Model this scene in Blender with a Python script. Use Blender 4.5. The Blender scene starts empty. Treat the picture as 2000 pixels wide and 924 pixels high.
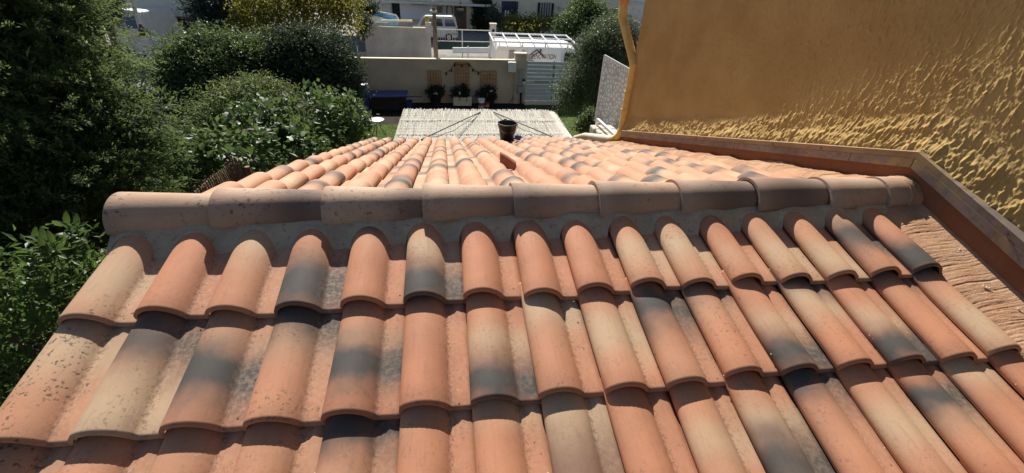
import bpy, math, random
import numpy as np
from mathutils import Vector, Matrix
random.seed(7); rng = np.random.default_rng(7)
scene = bpy.context.scene
COL = scene.collection

# ------------------------------------------------------------------ camera, world, sun, exposure
FPX, CAM = 837.754, (1.2723, -1.7328, 0.9161)
YAW, PITCH, ROLL = 0.1736, 0.5489, -0.0526
def cam_axes():
    f = Vector((math.sin(YAW)*math.cos(PITCH), math.cos(YAW)*math.cos(PITCH), -math.sin(PITCH)))
    r = Vector((math.cos(YAW), -math.sin(YAW), 0)); d = f.cross(r)
    return (math.cos(ROLL)*r+math.sin(ROLL)*d, -math.sin(ROLL)*r+math.cos(ROLL)*d, f)
AR, AD, AF = cam_axes()
cd = bpy.data.cameras.new('camera'); cam = bpy.data.objects.new('camera', cd); COL.objects.link(cam)
cd.sensor_width = 36; cd.lens = FPX/2000*36; cd.clip_start = .02; cd.clip_end = 3000
cam.matrix_world = Matrix(((AR.x, -AD.x, -AF.x, CAM[0]), (AR.y, -AD.y, -AF.y, CAM[1]), (AR.z, -AD.z, -AF.z, CAM[2]), (0, 0, 0, 1)))
scene.camera = cam

SUN_EL, SUN_SIDE = math.radians(39.5), math.radians(-5.0)      # from +Y, negative = towards -X
sd = Vector((math.sin(SUN_SIDE)*math.cos(SUN_EL), math.cos(SUN_SIDE)*math.cos(SUN_EL), math.sin(SUN_EL)))
w = bpy.data.worlds.new('World'); scene.world = w; w.use_nodes = True
nt = w.node_tree; nt.nodes.clear()
sky = nt.nodes.new('ShaderNodeTexSky'); sky.sky_type = 'NISHITA'; sky.sun_disc = False
sky.sun_elevation = SUN_EL; sky.sun_rotation = SUN_SIDE
bgn = nt.nodes.new('ShaderNodeBackground'); bgn.inputs['Strength'].default_value = .0501
ow = nt.nodes.new('ShaderNodeOutputWorld')
nt.links.new(sky.outputs[0], bgn.inputs[0]); nt.links.new(bgn.outputs[0], ow.inputs[0])
sl = bpy.data.lights.new('sun', 'SUN'); sl.energy = 4.8; sl.angle = math.radians(.5); sl.color = (1, .94, .84)
so = bpy.data.objects.new('sun', sl); COL.objects.link(so); so.rotation_euler = sd.to_track_quat('Z', 'Y').to_euler(); so.location = (0, 10, 20)
vs = scene.view_settings; vs.view_transform = 'Standard'; vs.look = 'None'; vs.gamma = 1; vs.exposure = .70

# ------------------------------------------------------------------ helpers
def at(px, py, Y):
    v = AF + AR*((px-1000)/FPX) + AD*((py-462)/FPX); c = Vector(CAM); return c + v*((Y-c.y)/v.y)
def atx(px, py, X):
    v = AF + AR*((px-1000)/FPX) + AD*((py-462)/FPX); c = Vector(CAM); return c + v*((X-c.x)/v.x)
def atz(px, py, Z):
    v = AF + AR*((px-1000)/FPX) + AD*((py-462)/FPX); c = Vector(CAM); return c + v*((Z-c.z)/v.z)

class MB:
    """collects boxes, bars, tubes, lathes; build() links them as ONE mesh object"""
    def __init__(s): s.v = []; s.f = []; s.sm = []
    def add(s, vs, fs, smooth=False):
        o = len(s.v); s.v += [tuple(p) for p in vs]; s.f += [tuple(i+o for i in f) for f in fs]; s.sm += [smooth]*len(fs); return s
    def box(s, c, d, rz=0, M=None):
        x, y, z = d[0]/2, d[1]/2, d[2]/2
        P = [Vector((a*x, b*y, e*z)) for a in (-1, 1) for b in (-1, 1) for e in (-1, 1)]
        R = M if M is not None else Matrix.Rotation(rz, 3, 'Z')
        P = [R @ p + Vector(c) for p in P]
        return s.add(P, [(0, 1, 3, 2), (4, 6, 7, 5), (0, 4, 5, 1), (2, 3, 7, 6), (0, 2, 6, 4), (1, 5, 7, 3)])
    def bar(s, a, b, wd, th, up=(0, 0, 1)):
        a, b = Vector(a), Vector(b); L = (b-a).length
        y = (b-a).normalized(); u = Vector(up)
        if abs(y.dot(u)) > .98: u = Vector((1, 0, 0))
        x = y.cross(u).normalized(); z = x.cross(y)
        M = Matrix((x, y, z)).transposed()
        return s.box((a+b)/2, (wd, L, th), M=M)
    def tube(s, pts, r, n=8, cap=True, smooth=True):
        pts = [Vector(p) for p in pts]; rs = r if isinstance(r, (list, tuple)) else [r]*len(pts)
        vs = []; fs = []; px = None
        for i, p in enumerate(pts):
            t = (pts[min(i+1, len(pts)-1)]-pts[max(i-1, 0)]).normalized()
            u = Vector((0, 0, 1)) if abs(t.z) < .95 else Vector((1, 0, 0))
            x = t.cross(u).normalized() if px is None else (px - t*px.dot(t)).normalized()
            px = x; y = t.cross(x)
            for k in range(n):
                a = 2*math.pi*k/n; vs.append(p+(x*math.cos(a)+y*math.sin(a))*rs[i])
        for i in range(len(pts)-1):
            for k in range(n):
                a = i*n+k; b = i*n+(k+1) % n; fs.append((a, a+n, b+n, b))
        s.add(vs, fs, smooth)
        if cap: s.add(vs[:n], [tuple(range(n))]); s.add(vs[-n:], [tuple(reversed(range(n)))])
        return s
    def lathe(s, prof, c, n=16, smooth=True, sx=1, sy=1):
        vs = []; fs = []
        for r, z in prof:
            for k in range(n):
                a = 2*math.pi*k/n; vs.append((c[0]+r*sx*math.cos(a), c[1]+r*sy*math.sin(a), c[2]+z))
        for i in range(len(prof)-1):
            for k in range(n):
                a = i*n+k; b = i*n+(k+1) % n; fs.append((a, b, b+n, a+n))
        return s.add(vs, fs, smooth)
    def prism(s, poly, axis0, axis1, org, depth_vec):
        """poly in 2d -> along axis0/axis1 from org, extruded by depth_vec"""
        a0, a1, o, d = Vector(axis0), Vector(axis1), Vector(org), Vector(depth_vec)
        n = len(poly); A = [o+a0*p[0]+a1*p[1] for p in poly]; B = [p+d for p in A]
        s.add(A+B, [tuple(range(n)), tuple(range(2*n-1, n-1, -1))]+[(i, i+n, (i+1) % n+n, (i+1) % n) for i in range(n)]); return s
    def mesh(s, name, mat):
        me = bpy.data.meshes.new(name); me.from_pydata(s.v, [], s.f); me.polygons.foreach_set('use_smooth', s.sm)
        if mat: me.materials.append(mat)
        me.validate(); me.update(); return me
    def build(s, name, mat, parent=None, bevel=0, kind=None):
        o = bpy.data.objects.new(name, s.mesh(name, mat)); COL.objects.link(o)
        # keep world coordinates: the parent empties sit at translations only
        if parent is not None:
            o.parent = parent; o.matrix_parent_inverse = parent_inv(parent)
        if bevel:
            m = o.modifiers.new('bevel', 'BEVEL'); m.width = bevel; m.segments = 2; m.limit_method = 'ANGLE'
        if kind: o['kind'] = kind
        return o
WM = {}
def parent_inv(p): 
    M = WM.get(p.name)
    return M.inverted() if M is not None else Matrix.Identity(4)
def thing(name, label, cat, loc, group=None):
    o = bpy.data.objects.new(name, None); COL.objects.link(o); o.location = loc; o.empty_display_size = .1
    o['label'] = label; o['category'] = cat
    if group: o['group'] = group
    WM[o.name] = Matrix.Translation(Vector(loc)); return o
def tag(o, label=None, cat=None, group=None, kind=None):
    if label: o['label'] = label
    if cat: o['category'] = cat
    if group: o['group'] = group
    if kind: o['kind'] = kind
    return o
def link_mesh(name, me, parent=None, M=None):
    o = bpy.data.objects.new(name, me); COL.objects.link(o)
    if M is not None: o.matrix_world = M
    if parent is not None: o.parent = parent; o.matrix_parent_inverse = parent_inv(parent)
    return o
def np_mesh(name, V, F, mat, smooth=True):
    """V (n,3), F (m,k) arrays"""
    me = bpy.data.meshes.new(name); n, m, k = len(V), len(F), F.shape[1]
    me.vertices.add(n); me.vertices.foreach_set('co', np.asarray(V, np.float32).ravel())
    me.loops.add(m*k); me.loops.foreach_set('vertex_index', np.asarray(F, np.int32).ravel())
    me.polygons.add(m); me.polygons.foreach_set('loop_start', np.arange(0, m*k, k, dtype=np.int32))
    try: me.polygons.foreach_set('loop_total', np.full(m, k, np.int32))
    except Exception: pass
    me.polygons.foreach_set('use_smooth', np.full(m, smooth))
    me.update(calc_edges=True); me.materials.append(mat); return me
def fnoise(nx, ny, sx, sy, ang=0, seed=0):
    """smooth gaussian random field, feature size sx by sy samples, rotated"""
    r = np.random.default_rng(seed); a = np.fft.fft2(r.standard_normal((nx, ny)))
    kx = np.fft.fftfreq(nx)[:, None]; ky = np.fft.fftfreq(ny)[None]
    c, s = math.cos(ang), math.sin(ang); u = kx*c+ky*s; v = -kx*s+ky*c
    g = np.exp(-2*math.pi**2*((u*sx)**2+(v*sy)**2)); f = np.fft.ifft2(a*g).real
    return (f-f.mean())/f.std()

# ------------------------------------------------------------------ materials
class NT:
    def __init__(s, name):
        s.m = bpy.data.materials.new(name); s.m.use_nodes = True; s.t = s.m.node_tree; s.t.nodes.clear()
        s.out = s.n('ShaderNodeOutputMaterial'); s.b = s.n('ShaderNodeBsdfPrincipled'); s.l(s.b.outputs[0], s.out.inputs[0])
    def n(s, t, **k):
        x = s.t.nodes.new(t)
        for a, v in k.items(): setattr(x, a, v)
        return x
    def l(s, a, b): s.t.links.new(a, b)
    def val(s, x, inp):
        if hasattr(x, 'is_output'): s.l(x, inp)
        else: inp.default_value = x
    def math(s, op, a, b=0, c=None, clamp=False):
        x = s.n('ShaderNodeMath', operation=op, use_clamp=clamp); s.val(a, x.inputs[0]); s.val(b, x.inputs[1])
        if c is not None: s.val(c, x.inputs[2])
        return x.outputs[0]
    def mix(s, f, a, b, mode='MIX'):
        x = s.n('ShaderNodeMix', data_type='RGBA', blend_type=mode); s.val(f, x.inputs[0])
        for q, i in ((a, 6), (b, 7)):
            if hasattr(q, 'is_output'): s.l(q, x.inputs[i])
            else: x.inputs[i].default_value = (*q, 1)
        return x.outputs[2]
    def noise(s, scale, detail=4, rough=.55, vec=None, dist=0):
        x = s.n('ShaderNodeTexNoise'); x.inputs['Scale'].default_value = scale; x.inputs['Detail'].default_value = detail
        x.inputs['Roughness'].default_value = rough; x.inputs['Distortion'].default_value = dist
        if vec is not None: s.l(vec, x.inputs['Vector'])
        return x.outputs[0]
    def ramp(s, f, lo, hi):
        x = s.n('ShaderNodeMapRange'); s.l(f, x.inputs[0]); x.inputs[1].default_value = lo; x.inputs[2].default_value = hi; x.interpolation_type = 'SMOOTHSTEP'; return x.outputs[0]
    def coord(s, which='Object'): return s.n('ShaderNodeTexCoord').outputs[which]
    def geo(s): return s.n('ShaderNodeNewGeometry').outputs['Position']
    def mapping(s, v, scale=(1, 1, 1), rot=(0, 0, 0)):
        x = s.n('ShaderNodeMapping'); x.inputs['Scale'].default_value = scale; x.inputs['Rotation'].default_value = rot; s.l(v, x.inputs[0]); return x.outputs[0]
    def bump(s, h, strength, dist=.01):
        x = s.n('ShaderNodeBump'); x.inputs['Strength'].default_value = strength; x.inputs['Distance'].default_value = dist; s.l(h, x.inputs['Height']); s.l(x.outputs[0], s.b.inputs['Normal'])
    def attr(s, name, typ='OBJECT'):
        x = s.n('ShaderNodeAttribute'); x.attribute_type = typ; x.attribute_name = name; return x.outputs['Fac']
    def set(s, col=None, rough=.7, spec=.3, metal=0):
        if col is not None:
            if hasattr(col, 'is_output'): s.l(col, s.b.inputs['Base Color'])
            else: s.b.inputs['Base Color'].default_value = (*col, 1)
        s.val(rough, s.b.inputs['Roughness']); s.b.inputs['Specular IOR Level'].default_value = spec; s.b.inputs['Metallic'].default_value = metal; return s.m
def plain(name, col, rough=.6, spec=.3, metal=0, var=.12, scale=6, bump=0, bscale=60):
    t = NT(name); p = t.geo(); nz = t.noise(scale, 5, .6, p)
    c = t.mix(t.ramp(nz, .3, .7), tuple(x*(1-var) for x in col), tuple(min(1, x*(1+var)) for x in col))
    if bump: t.bump(t.noise(bscale, 4, .6, p), bump, .01)
    return t.set(c, rough, spec, metal)

def tile_material(name, terra, sand, grey, L):
    t = NT(name); oc = t.coord('Object'); sep = t.n('ShaderNodeSeparateXYZ'); t.l(oc, sep.inputs[0])
    rnd = t.n('ShaderNodeObjectInfo').outputs['Random']
    off = t.n('ShaderNodeVectorMath', operation='ADD'); t.l(oc, off.inputs[0])
    cmb = t.n('ShaderNodeCombineXYZ'); t.l(t.math('MULTIPLY', rnd, 37.0), cmb.inputs[0]); t.l(t.math('MULTIPLY', rnd, 91.0), cmb.inputs[1]); t.l(cmb.outputs[0], off.inputs[1])
    p = off.outputs[0]
    v = t.math('MULTIPLY', sep.outputs[1], -1/L)
    warp = t.math('MULTIPLY_ADD', t.noise(7, 3, .5, p), .36, -.18)
    warp2 = t.math('MULTIPLY_ADD', t.noise(22, 3, .6, p), .07, -.035)
    vv = t.math('ADD', t.math('ADD', v, warp), warp2)
    def band(pre):
        d = t.math('DIVIDE', t.math('SUBTRACT', vv, t.attr(pre+'p')), t.attr(pre+'w'))
        d2 = t.math('MULTIPLY', d, d)
        return t.math('MULTIPLY', t.math('POWER', 2.718, t.math('MULTIPLY', d2, -1.35)), t.math('MULTIPLY', t.attr(pre+'a'), 1.15 if pre == 'g' else .92), clamp=True)
    big = t.noise(5, 3, .5, p)
    base = t.mix(t.ramp(big, .3, .7), tuple(x*.9 for x in terra), tuple(x*1.1 for x in terra))
    base = t.mix(t.math('MULTIPLY', t.attr('pale'), .8, clamp=True), base, tuple(a*.5+b*.5 for a, b in zip(terra, sand)))
    c = t.mix(band('s'), base, sand)
    c = t.mix(band('g'), c, grey)
    # grit, dusty pan, lichen flecks
    fine = t.noise(160, 4, .7, p)
    c = t.mix(t.math('MULTIPLY', t.ramp(fine, .40, .70), .28), c, t.mix(1.0, c, (1.28, 1.25, 1.2), 'MULTIPLY'))
    c = t.mix(t.math('MULTIPLY', t.ramp(t.noise(45, 4, .7, p), .58, .70), .18), c, (.15, .085, .055))
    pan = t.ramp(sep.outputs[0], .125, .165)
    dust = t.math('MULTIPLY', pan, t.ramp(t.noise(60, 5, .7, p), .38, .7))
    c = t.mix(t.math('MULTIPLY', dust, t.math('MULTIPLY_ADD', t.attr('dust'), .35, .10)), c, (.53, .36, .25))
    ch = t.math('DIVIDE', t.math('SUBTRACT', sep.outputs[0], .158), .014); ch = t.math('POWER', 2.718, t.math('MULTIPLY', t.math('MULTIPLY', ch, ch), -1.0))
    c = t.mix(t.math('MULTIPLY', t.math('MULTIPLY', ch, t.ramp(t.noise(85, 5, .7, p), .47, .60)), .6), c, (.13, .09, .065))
    dots = t.ramp(t.noise(70, 5, .66, p), .565, .61)
    reg = t.ramp(t.noise(6, 2, .5, p), .45, .62)
    c = t.mix(t.math('MULTIPLY', t.math('MULTIPLY', dots, reg), t.math('MULTIPLY', t.attr('lich'), .85), clamp=True), c, (.085, .07, .052))
    pd = t.ramp(t.noise(110, 3, .6, p), .735, .775)
    c = t.mix(t.math('MULTIPLY', pd, .75), c, (.62, .55, .42))
    streak = t.noise(1.0, 3, .6, t.mapping(p, (90, 9, 90)))
    c = t.mix(t.math('MULTIPLY', t.ramp(streak, .5, .75), .20), c, (.2, .12, .08))
    t.bump(t.math('ADD', t.math('MULTIPLY', fine, .5), t.noise(30, 3, .5, p)), .12, .003)
    return t.set(c, .74, .25)
TILE_L = .47
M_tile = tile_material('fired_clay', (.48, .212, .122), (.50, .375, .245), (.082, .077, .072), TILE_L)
def ridge_material():
    t = NT('old_ridge_clay'); oc = t.coord('Object'); sep = t.n('ShaderNodeSeparateXYZ'); t.l(oc, sep.inputs[0])
    rnd = t.n('ShaderNodeObjectInfo').outputs['Random']
    cmb = t.n('ShaderNodeCombineXYZ'); t.l(t.math('MULTIPLY', rnd, 57.0), cmb.inputs[0]); off = t.n('ShaderNodeVectorMath', operation='ADD'); t.l(oc, off.inputs[0]); t.l(cmb.outputs[0], off.inputs[1]); p = off.outputs[0]
    c = t.mix(t.ramp(t.noise(4, 4, .55, p), .3, .7), (.41, .255, .18), (.51, .37, .275))
    c = t.mix(t.math('MULTIPLY', t.attr('sand'), t.ramp(t.noise(3, 3, .5, p), .25, .65), clamp=True), c, (.52, .37, .25))
    d = t.math('DIVIDE', t.math('SUBTRACT', sep.outputs[0], t.attr('gp')), t.attr('gw'))
    g = t.math('MULTIPLY', t.math('POWER', 2.718, t.math('MULTIPLY', t.math('MULTIPLY', d, d), -1.0)), t.attr('ga'), clamp=True)
    c = t.mix(g, c, (.105, .085, .075))
    c = t.mix(t.math('MULTIPLY', t.ramp(t.noise(1, 4, .6, t.mapping(p, (7, 80, 80))), .5, .75), .22), c, (.2, .12, .09))
    dots = t.ramp(t.noise(46, 5, .62, p), .57, .61); reg = t.ramp(t.noise(6, 2, .5, p), .42, .56)
    c = t.mix(t.math('MULTIPLY', t.math('MULTIPLY', dots, reg), t.math('MULTIPLY', t.attr('lich'), .85), clamp=True), c, (.06, .05, .04))
    c = t.mix(t.math('MULTIPLY', t.ramp(t.noise(140, 3, .6, p), .55, .8), .2), c, (.55, .42, .3))
    t.bump(t.noise(120, 4, .6, p), .25, .003)
    return t.set(c, .8, .2)
M_ridge = ridge_material()
def mortar_material(name, a, b, dark, sc=9, bs=.6, dotsamt=.5):
    t = NT(name); p = t.geo()
    c = t.mix(t.ramp(t.noise(sc, 6, .65, p), .3, .7), a, b)
    c = t.mix(t.math('MULTIPLY', t.ramp(t.noise(48, 5, .7, p), .56, .66), dotsamt), c, dark)
    c = t.mix(t.math('MULTIPLY', t.ramp(t.noise(150, 3, .6, p), .5, .8), .25), c, tuple(min(1, x*1.4) for x in b))
    t.bump(t.math('ADD', t.noise(60, 6, .7, p), t.math('MULTIPLY', t.noise(200, 3, .6, p), .4)), bs, .008)
    return t.set(c, .92, .1)
M_mortar = mortar_material('grey_lime_mortar', (.40, .325, .235), (.53, .44, .33), (.13, .11, .085))
M_redmortar = mortar_material('red_mortar', (.42, .235, .14), (.51, .32, .20), (.25, .12, .06), 7, .5, .25)
M_band = mortar_material('red_flashing_face', (.205, .090, .052), (.255, .120, .070), (.16, .075, .04), 5, .25, .25)
def wall_mat():
    t = NT('ochre_roughcast'); p = t.geo()
    c = t.mix(t.ramp(t.noise(2.2, 5, .6, p), .3, .7), (.41, .272, .105), (.49, .345, .142))
    c = t.mix(t.math('MULTIPLY', t.ramp(t.noise(70, 4, .7, p), .58, .72), .3), c, (.27, .17, .06))
    t.bump(t.math('ADD', t.noise(150, 5, .7, p), t.noise(45, 3, .5, p)), .5, .004)
    return t.set(c, .95, .05)
M_ochre = wall_mat()
M_trim = None
def trim_mat():
    t = NT('weathered_trim'); p = t.geo()
    c = t.mix(t.ramp(t.noise(3, 5, .6, p), .3, .7), (.175, .138, .122), (.255, .205, .178))
    c = t.mix(t.math('MULTIPLY', t.ramp(t.noise(2.3, 3, .5, p), .58, .64), .6), c, (.36, .25, .10))
    c = t.mix(t.math('MULTIPLY', t.ramp(t.noise(25, 5, .7, p), .48, .65), .6), c, (.13, .09, .07))
    return t.set(c, .6, .3)
M_trim = trim_mat()
M_trim2 = plain('trim_bead', (.30, .20, .11), .65, .3, var=.2, scale=8)
M_pipe = plain('ochre_painted_pipe', (.62, .44, .14), .45, .4, var=.12, scale=5)
M_whitepipe = plain('cream_painted_pipe', (.72, .62, .48), .45, .4, var=.1, scale=5)
M_beige = plain('beige_render', (.60, .49, .36), .9, .1, var=.12, scale=1.1, bump=.3, bscale=40)
M_beige2 = plain('pale_beige_render', (.80, .71, .54), .9, .1, var=.08, scale=.7, bump=.2, bscale=30)
M_grey_render = plain('grey_block_render', (.66, .60, .52), .9, .1, var=.16, scale=.9, bump=.3, bscale=25)
M_cool_render = plain('cool_grey_render', (.74, .71, .67), .9, .1, var=.06, scale=.5)
M_white = plain('white_paint', (.86, .86, .86), .35, .5, var=.05, scale=2)
M_offwhite = plain('old_white_paint', (.66, .64, .60), .5, .4, var=.08, scale=3)
M_gate = plain('grey_gate_metal', (.55, .58, .59), .4, .5, var=.05, scale=3)
M_greybox = plain('grey_plastic', (.36, .37, .37), .5, .4, var=.05)
M_glass = plain('dark_glass', (.022, .027, .032), .06, .6, var=.1)
M_blueglass = plain('blue_tinted_glass', (.05, .075, .14), .08, .6, var=.15, scale=3)
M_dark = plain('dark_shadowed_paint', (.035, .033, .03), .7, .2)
M_black = plain('black_plastic', (.022, .022, .022), .45, .4, var=.2)
M_rubber = plain('black_rubber', (.02, .02, .02), .8, .2)
M_cable = plain('black_cable', (.03, .03, .032), .6, .3)
M_wood = plain('brown_wood', (.17, .09, .05), .6, .3, var=.25, scale=14)
M_latt = plain('terracotta_stained_lattice', (.50, .27, .14), .75, .2, var=.15, scale=8)
M_blue = plain('blue_plastic', (.045, .075, .26), .5, .4, var=.2, scale=4)
M_cyan = plain('light_blue_plastic', (.12, .42, .70), .4, .5, var=.25, scale=3)
M_bluewall = plain('blue_grey_sheet', (.13, .17, .21), .7, .3, var=.12, scale=1)
M_mesh = plain('green_screen_fabric', (.045, .085, .075), .8, .2, var=.2, scale=3)
M_metal = plain('galvanised_steel', (.42, .43, .43), .35, .5, .6, var=.1)
M_red = plain('dull_red_paint', (.30, .07, .05), .6, .3, var=.15)
M_asphalt = plain('asphalt', (.15, .15, .152), .9, .2, var=.25, scale=3, bump=.4, bscale=80)
M_paver = plain('court_concrete', (.27, .26, .245), .9, .2, var=.2, scale=1.5)
M_soil = plain('garden_soil', (.06, .05, .035), .95, .1, var=.3, scale=2)
M_pot = plain('clay_pot', (.30, .15, .09), .8, .2)
M_yellow = plain('yellow_plastic', (.6, .4, .05), .5, .4)
M_roof_far = plain('far_roof_tile', (.40, .22, .14), .85, .2, var=.25, scale=5)
M_grass_base = plain('lawn_soil', (.075, .105, .03), .95, .1, var=.3, scale=3)
M_curtain = plain('white_shutter_panel', (.78, .79, .82), .6, .3, var=.04)
M_stick = plain('dry_reed', (.46, .37, .22), .85, .15, var=.3, scale=30)
M_stick_dark = plain('brown_brushwood', (.16, .11, .075), .9, .1, var=.4, scale=30)
M_text = plain('brown_red_vinyl', (.30, .09, .08), .5, .4, var=.03)
M_logo = plain('grey_vinyl', (.33, .31, .30), .5, .4, var=.03)
M_logod = plain('dark_vinyl', (.05, .045, .05), .5, .4, var=.03)

def leaf_mat(name, dark, light, trans=.35, rough=.45, spec=.35):
    t = NT(name); a = t.attr('tone', 'GEOMETRY'); ri = t.n('ShaderNodeObjectInfo').outputs['Random']
    f = t.math('ADD', a, t.math('MULTIPLY', ri, 0.0), clamp=True)
    c = t.mix(f, dark, light)
    t.set(c, rough, spec)
    tr = t.n('ShaderNodeBsdfTranslucent'); t.l(t.mix(.5, c, tuple(min(1, x*1.5) for x in light)), tr.inputs[0])
    mx = t.n('ShaderNodeMixShader'); mx.inputs[0].default_value = trans
    t.l(t.b.outputs[0], mx.inputs[1]); t.l(tr.outputs[0], mx.inputs[2]); t.l(mx.outputs[0], t.out.inputs[0]); return t.m
M_conifer = leaf_mat('conifer_sprays', (.022, .042, .016), (.17, .225, .075), .45, .6, .2)
M_laurel = leaf_mat('laurel_leaves', (.028, .060, .015), (.115, .18, .04), .4, .45, .25)
M_fig = leaf_mat('fig_leaves', (.036, .072, .024), (.135, .195, .058), .35, .5, .35)
M_bush = leaf_mat('bush_leaves', (.032, .060, .020), (.135, .185, .055), .35, .5, .35)
M_darkbush = leaf_mat('glossy_dark_leaves', (.020, .036, .020), (.085, .115, .062), .25, .6, .18)
M_lime = leaf_mat('pale_green_leaves', (.055, .085, .025), (.16, .20, .055), .4, .5, .3)
M_yellowleaf = leaf_mat('yellowing_leaves', (.085, .10, .022), (.29, .27, .05), .5, .5, .3)
M_olive = leaf_mat('olive_leaves', (.045, .066, .032), (.15, .19, .09), .3, .5, .35)
M_bluebush = leaf_mat('blue_green_leaves', (.028, .045, .035), (.085, .115, .090), .3, .5, .3)
M_grass = leaf_mat('grass_blades', (.065, .12, .028), (.16, .25, .06), .4, .6, .2)
M_bark = plain('grey_brown_bark', (.13, .10, .075), .9, .1, var=.3, scale=25, bump=.6, bscale=60)

# ------------------------------------------------------------------ foliage helpers
def leaf_quads(P, A, N, L, W, tone, fold=.18, curl=.15):
    """P base, A axis, N normal (n,3) unit; L, W (n,). returns V,F,tone: folded leaf: 6 verts, 4 tris -> 2 quads"""
    n = len(P); S = np.cross(A, N); S /= np.linalg.norm(S, axis=1, keepdims=True)+1e-9
    N = np.cross(S, A)
    L = L[:, None]; W = W[:, None]
    mid = P+A*L*.5-N*W*fold; tip = P+A*L-N*L*curl
    l = P+A*L*.45+S*W*.5; r = P+A*L*.45-S*W*.5
    V = np.stack([P, l, tip, r, mid], 1).reshape(-1, 3)
    b = np.arange(n)[:, None]*5
    F = np.concatenate([b+np.array([[0, 4, 1]]), b+np.array([[4, 2, 1]]), b+np.array([[0, 3, 4]]), b+np.array([[3, 2, 4]])])
    return V, F, np.tile(tone, 4)
def simple_quads(P, A, N, L, W, tone):
    n = len(P); S = np.cross(A, N); S /= np.linalg.norm(S, axis=1, keepdims=True)+1e-9; L = L[:, None]; W = W[:, None]
    V = np.stack([P, P+A*L*.5+S*W*.5, P+A*L, P+A*L*.5-S*W*.5], 1).reshape(-1, 3)
    b = np.arange(n)[:, None]*4; q = np.concatenate([b+np.array([[0, 1, 2]]), b+np.array([[0, 2, 3]])]); return V, q, np.tile(tone, 2)
def unit(a): return a/(np.linalg.norm(a, axis=1, keepdims=True)+1e-9)
def leaves_mesh(name, parts, mat):
    V = []; F = []; T = []; o = 0
    for v, f, t in parts: V.append(v); F.append(f+o); T.append(t); o += len(v)
    me = np_mesh(name, np.concatenate(V), np.concatenate(F), mat, smooth=False)
    at_ = me.attributes.new('tone', 'FLOAT', 'FACE'); at_.data.foreach_set('value', np.concatenate(T).astype(np.float32)); return me
def cloud(blobs, nclump, per, L, W, r, up=.5, clump_r=.18, shell=(.72, 1.08), droop=0., spread=1., tone_var=.35, squash=1.0, face=None):
    """leaf clumps spread through the outer part of ellipsoid blobs (cx,cy,cz,rx,ry,rz)"""
    B = np.array(blobs, float); wts = (B[:, 3]*B[:, 4]*B[:, 5])**(2/3); wts /= wts.sum()
    ib = r.choice(len(B), nclump, p=wts); d = unit(r.standard_normal((nclump, 3)))
    if face is not None:                                    # more clumps on the sides that are seen and lit
        sgn = (d @ np.array(face, float)) < -.25; flip = sgn & (r.random(nclump) < .7); d[flip] *= -1
    rad = shell[0]+(shell[1]-shell[0])*r.random(nclump)**.7
    rad *= 1+.10*np.sin(d[:, 0]*5+ib)+.08*np.sin(d[:, 2]*7+d[:, 1]*6+ib*2)
    C = B[ib, :3]+d*B[ib, 3:]*rad[:, None]
    ct = r.random(nclump)
    ii = np.repeat(np.arange(nclump), per); n = len(ii)
    off = r.standard_normal((n, 3))*clump_r*np.array([1, 1, squash])
    P = C[ii]+off
    out = d[ii]
    A = unit(out*.6*spread+r.standard_normal((n, 3))*.75+np.array([0, 0, -droop]))
    N = unit(out*.35+np.array([0, 0, up])+r.standard_normal((n, 3))*.45)
    tone = np.clip(.2+.45*ct[ii]+tone_var*r.standard_normal(n)*.5, 0, 1)
    Ls = L*(.65+.6*r.random(n)); Ws = W*(.7+.5*r.random(n))
    return leaf_quads(P, A, N, Ls, Ws, tone)
def trunk_mesh(base, blobs, r0, r, nl=7, lean=None):
    m = MB(); base = Vector(base); B = list(blobs)
    top = Vector(B[0][:3]) if lean is None else Vector(lean)
    pts = [base.lerp(top, t)+Vector((r.normal()*.05, r.normal()*.05, 0))*(t*2) for t in (0, .25, .5, .75, 1)]
    m.tube(pts, [r0*(1.25-.95*i/4) for i in range(5)], 9)
    for k in range(nl):
        b = B[k % len(B)]; e = Vector(b[:3])+Vector((r.normal()*b[3]*.45, r.normal()*b[4]*.45, r.normal()*b[5]*.45))
        t = .3+.6*r.random(); s0 = base.lerp(top, t)
        mid = s0.lerp(e, .5)+Vector((r.normal()*.1, r.normal()*.1, .12))
        m.tube([s0, mid, e], [r0*.5*(1-t*.5), r0*.3, r0*.08], 6)
    return m
def tree(name, label, cat, base, blobs, mat, nclump, per, L, W, seed, r0=.09, group=None, trunk=True, crown='crown', **k):
    r = np.random.default_rng(seed); T = thing(name, label, cat, base, group)
    if trunk: trunk_mesh(base, blobs, r0, r).build('trunk' if cat == 'tree' else 'stem', M_bark, T)
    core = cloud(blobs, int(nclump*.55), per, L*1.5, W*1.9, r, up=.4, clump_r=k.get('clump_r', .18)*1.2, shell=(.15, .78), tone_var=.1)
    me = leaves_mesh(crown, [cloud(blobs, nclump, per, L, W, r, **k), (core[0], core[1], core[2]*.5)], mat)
    link_mesh(crown, me, T); return T
def blob(px, py, Y, rpx, rpy, depth=1.0):
    """ellipsoid from where its centre and edge fall, at distance Y"""
    c = at(px, py, Y); rx = (at(px+rpx, py, Y)-at(px-rpx, py, Y)).length/2; rz = (at(px, py+rpy, Y)-at(px, py-rpy, Y)).length/2
    return (c.x, c.y, c.z, rx, max(rx, rz)*depth, rz)

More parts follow.
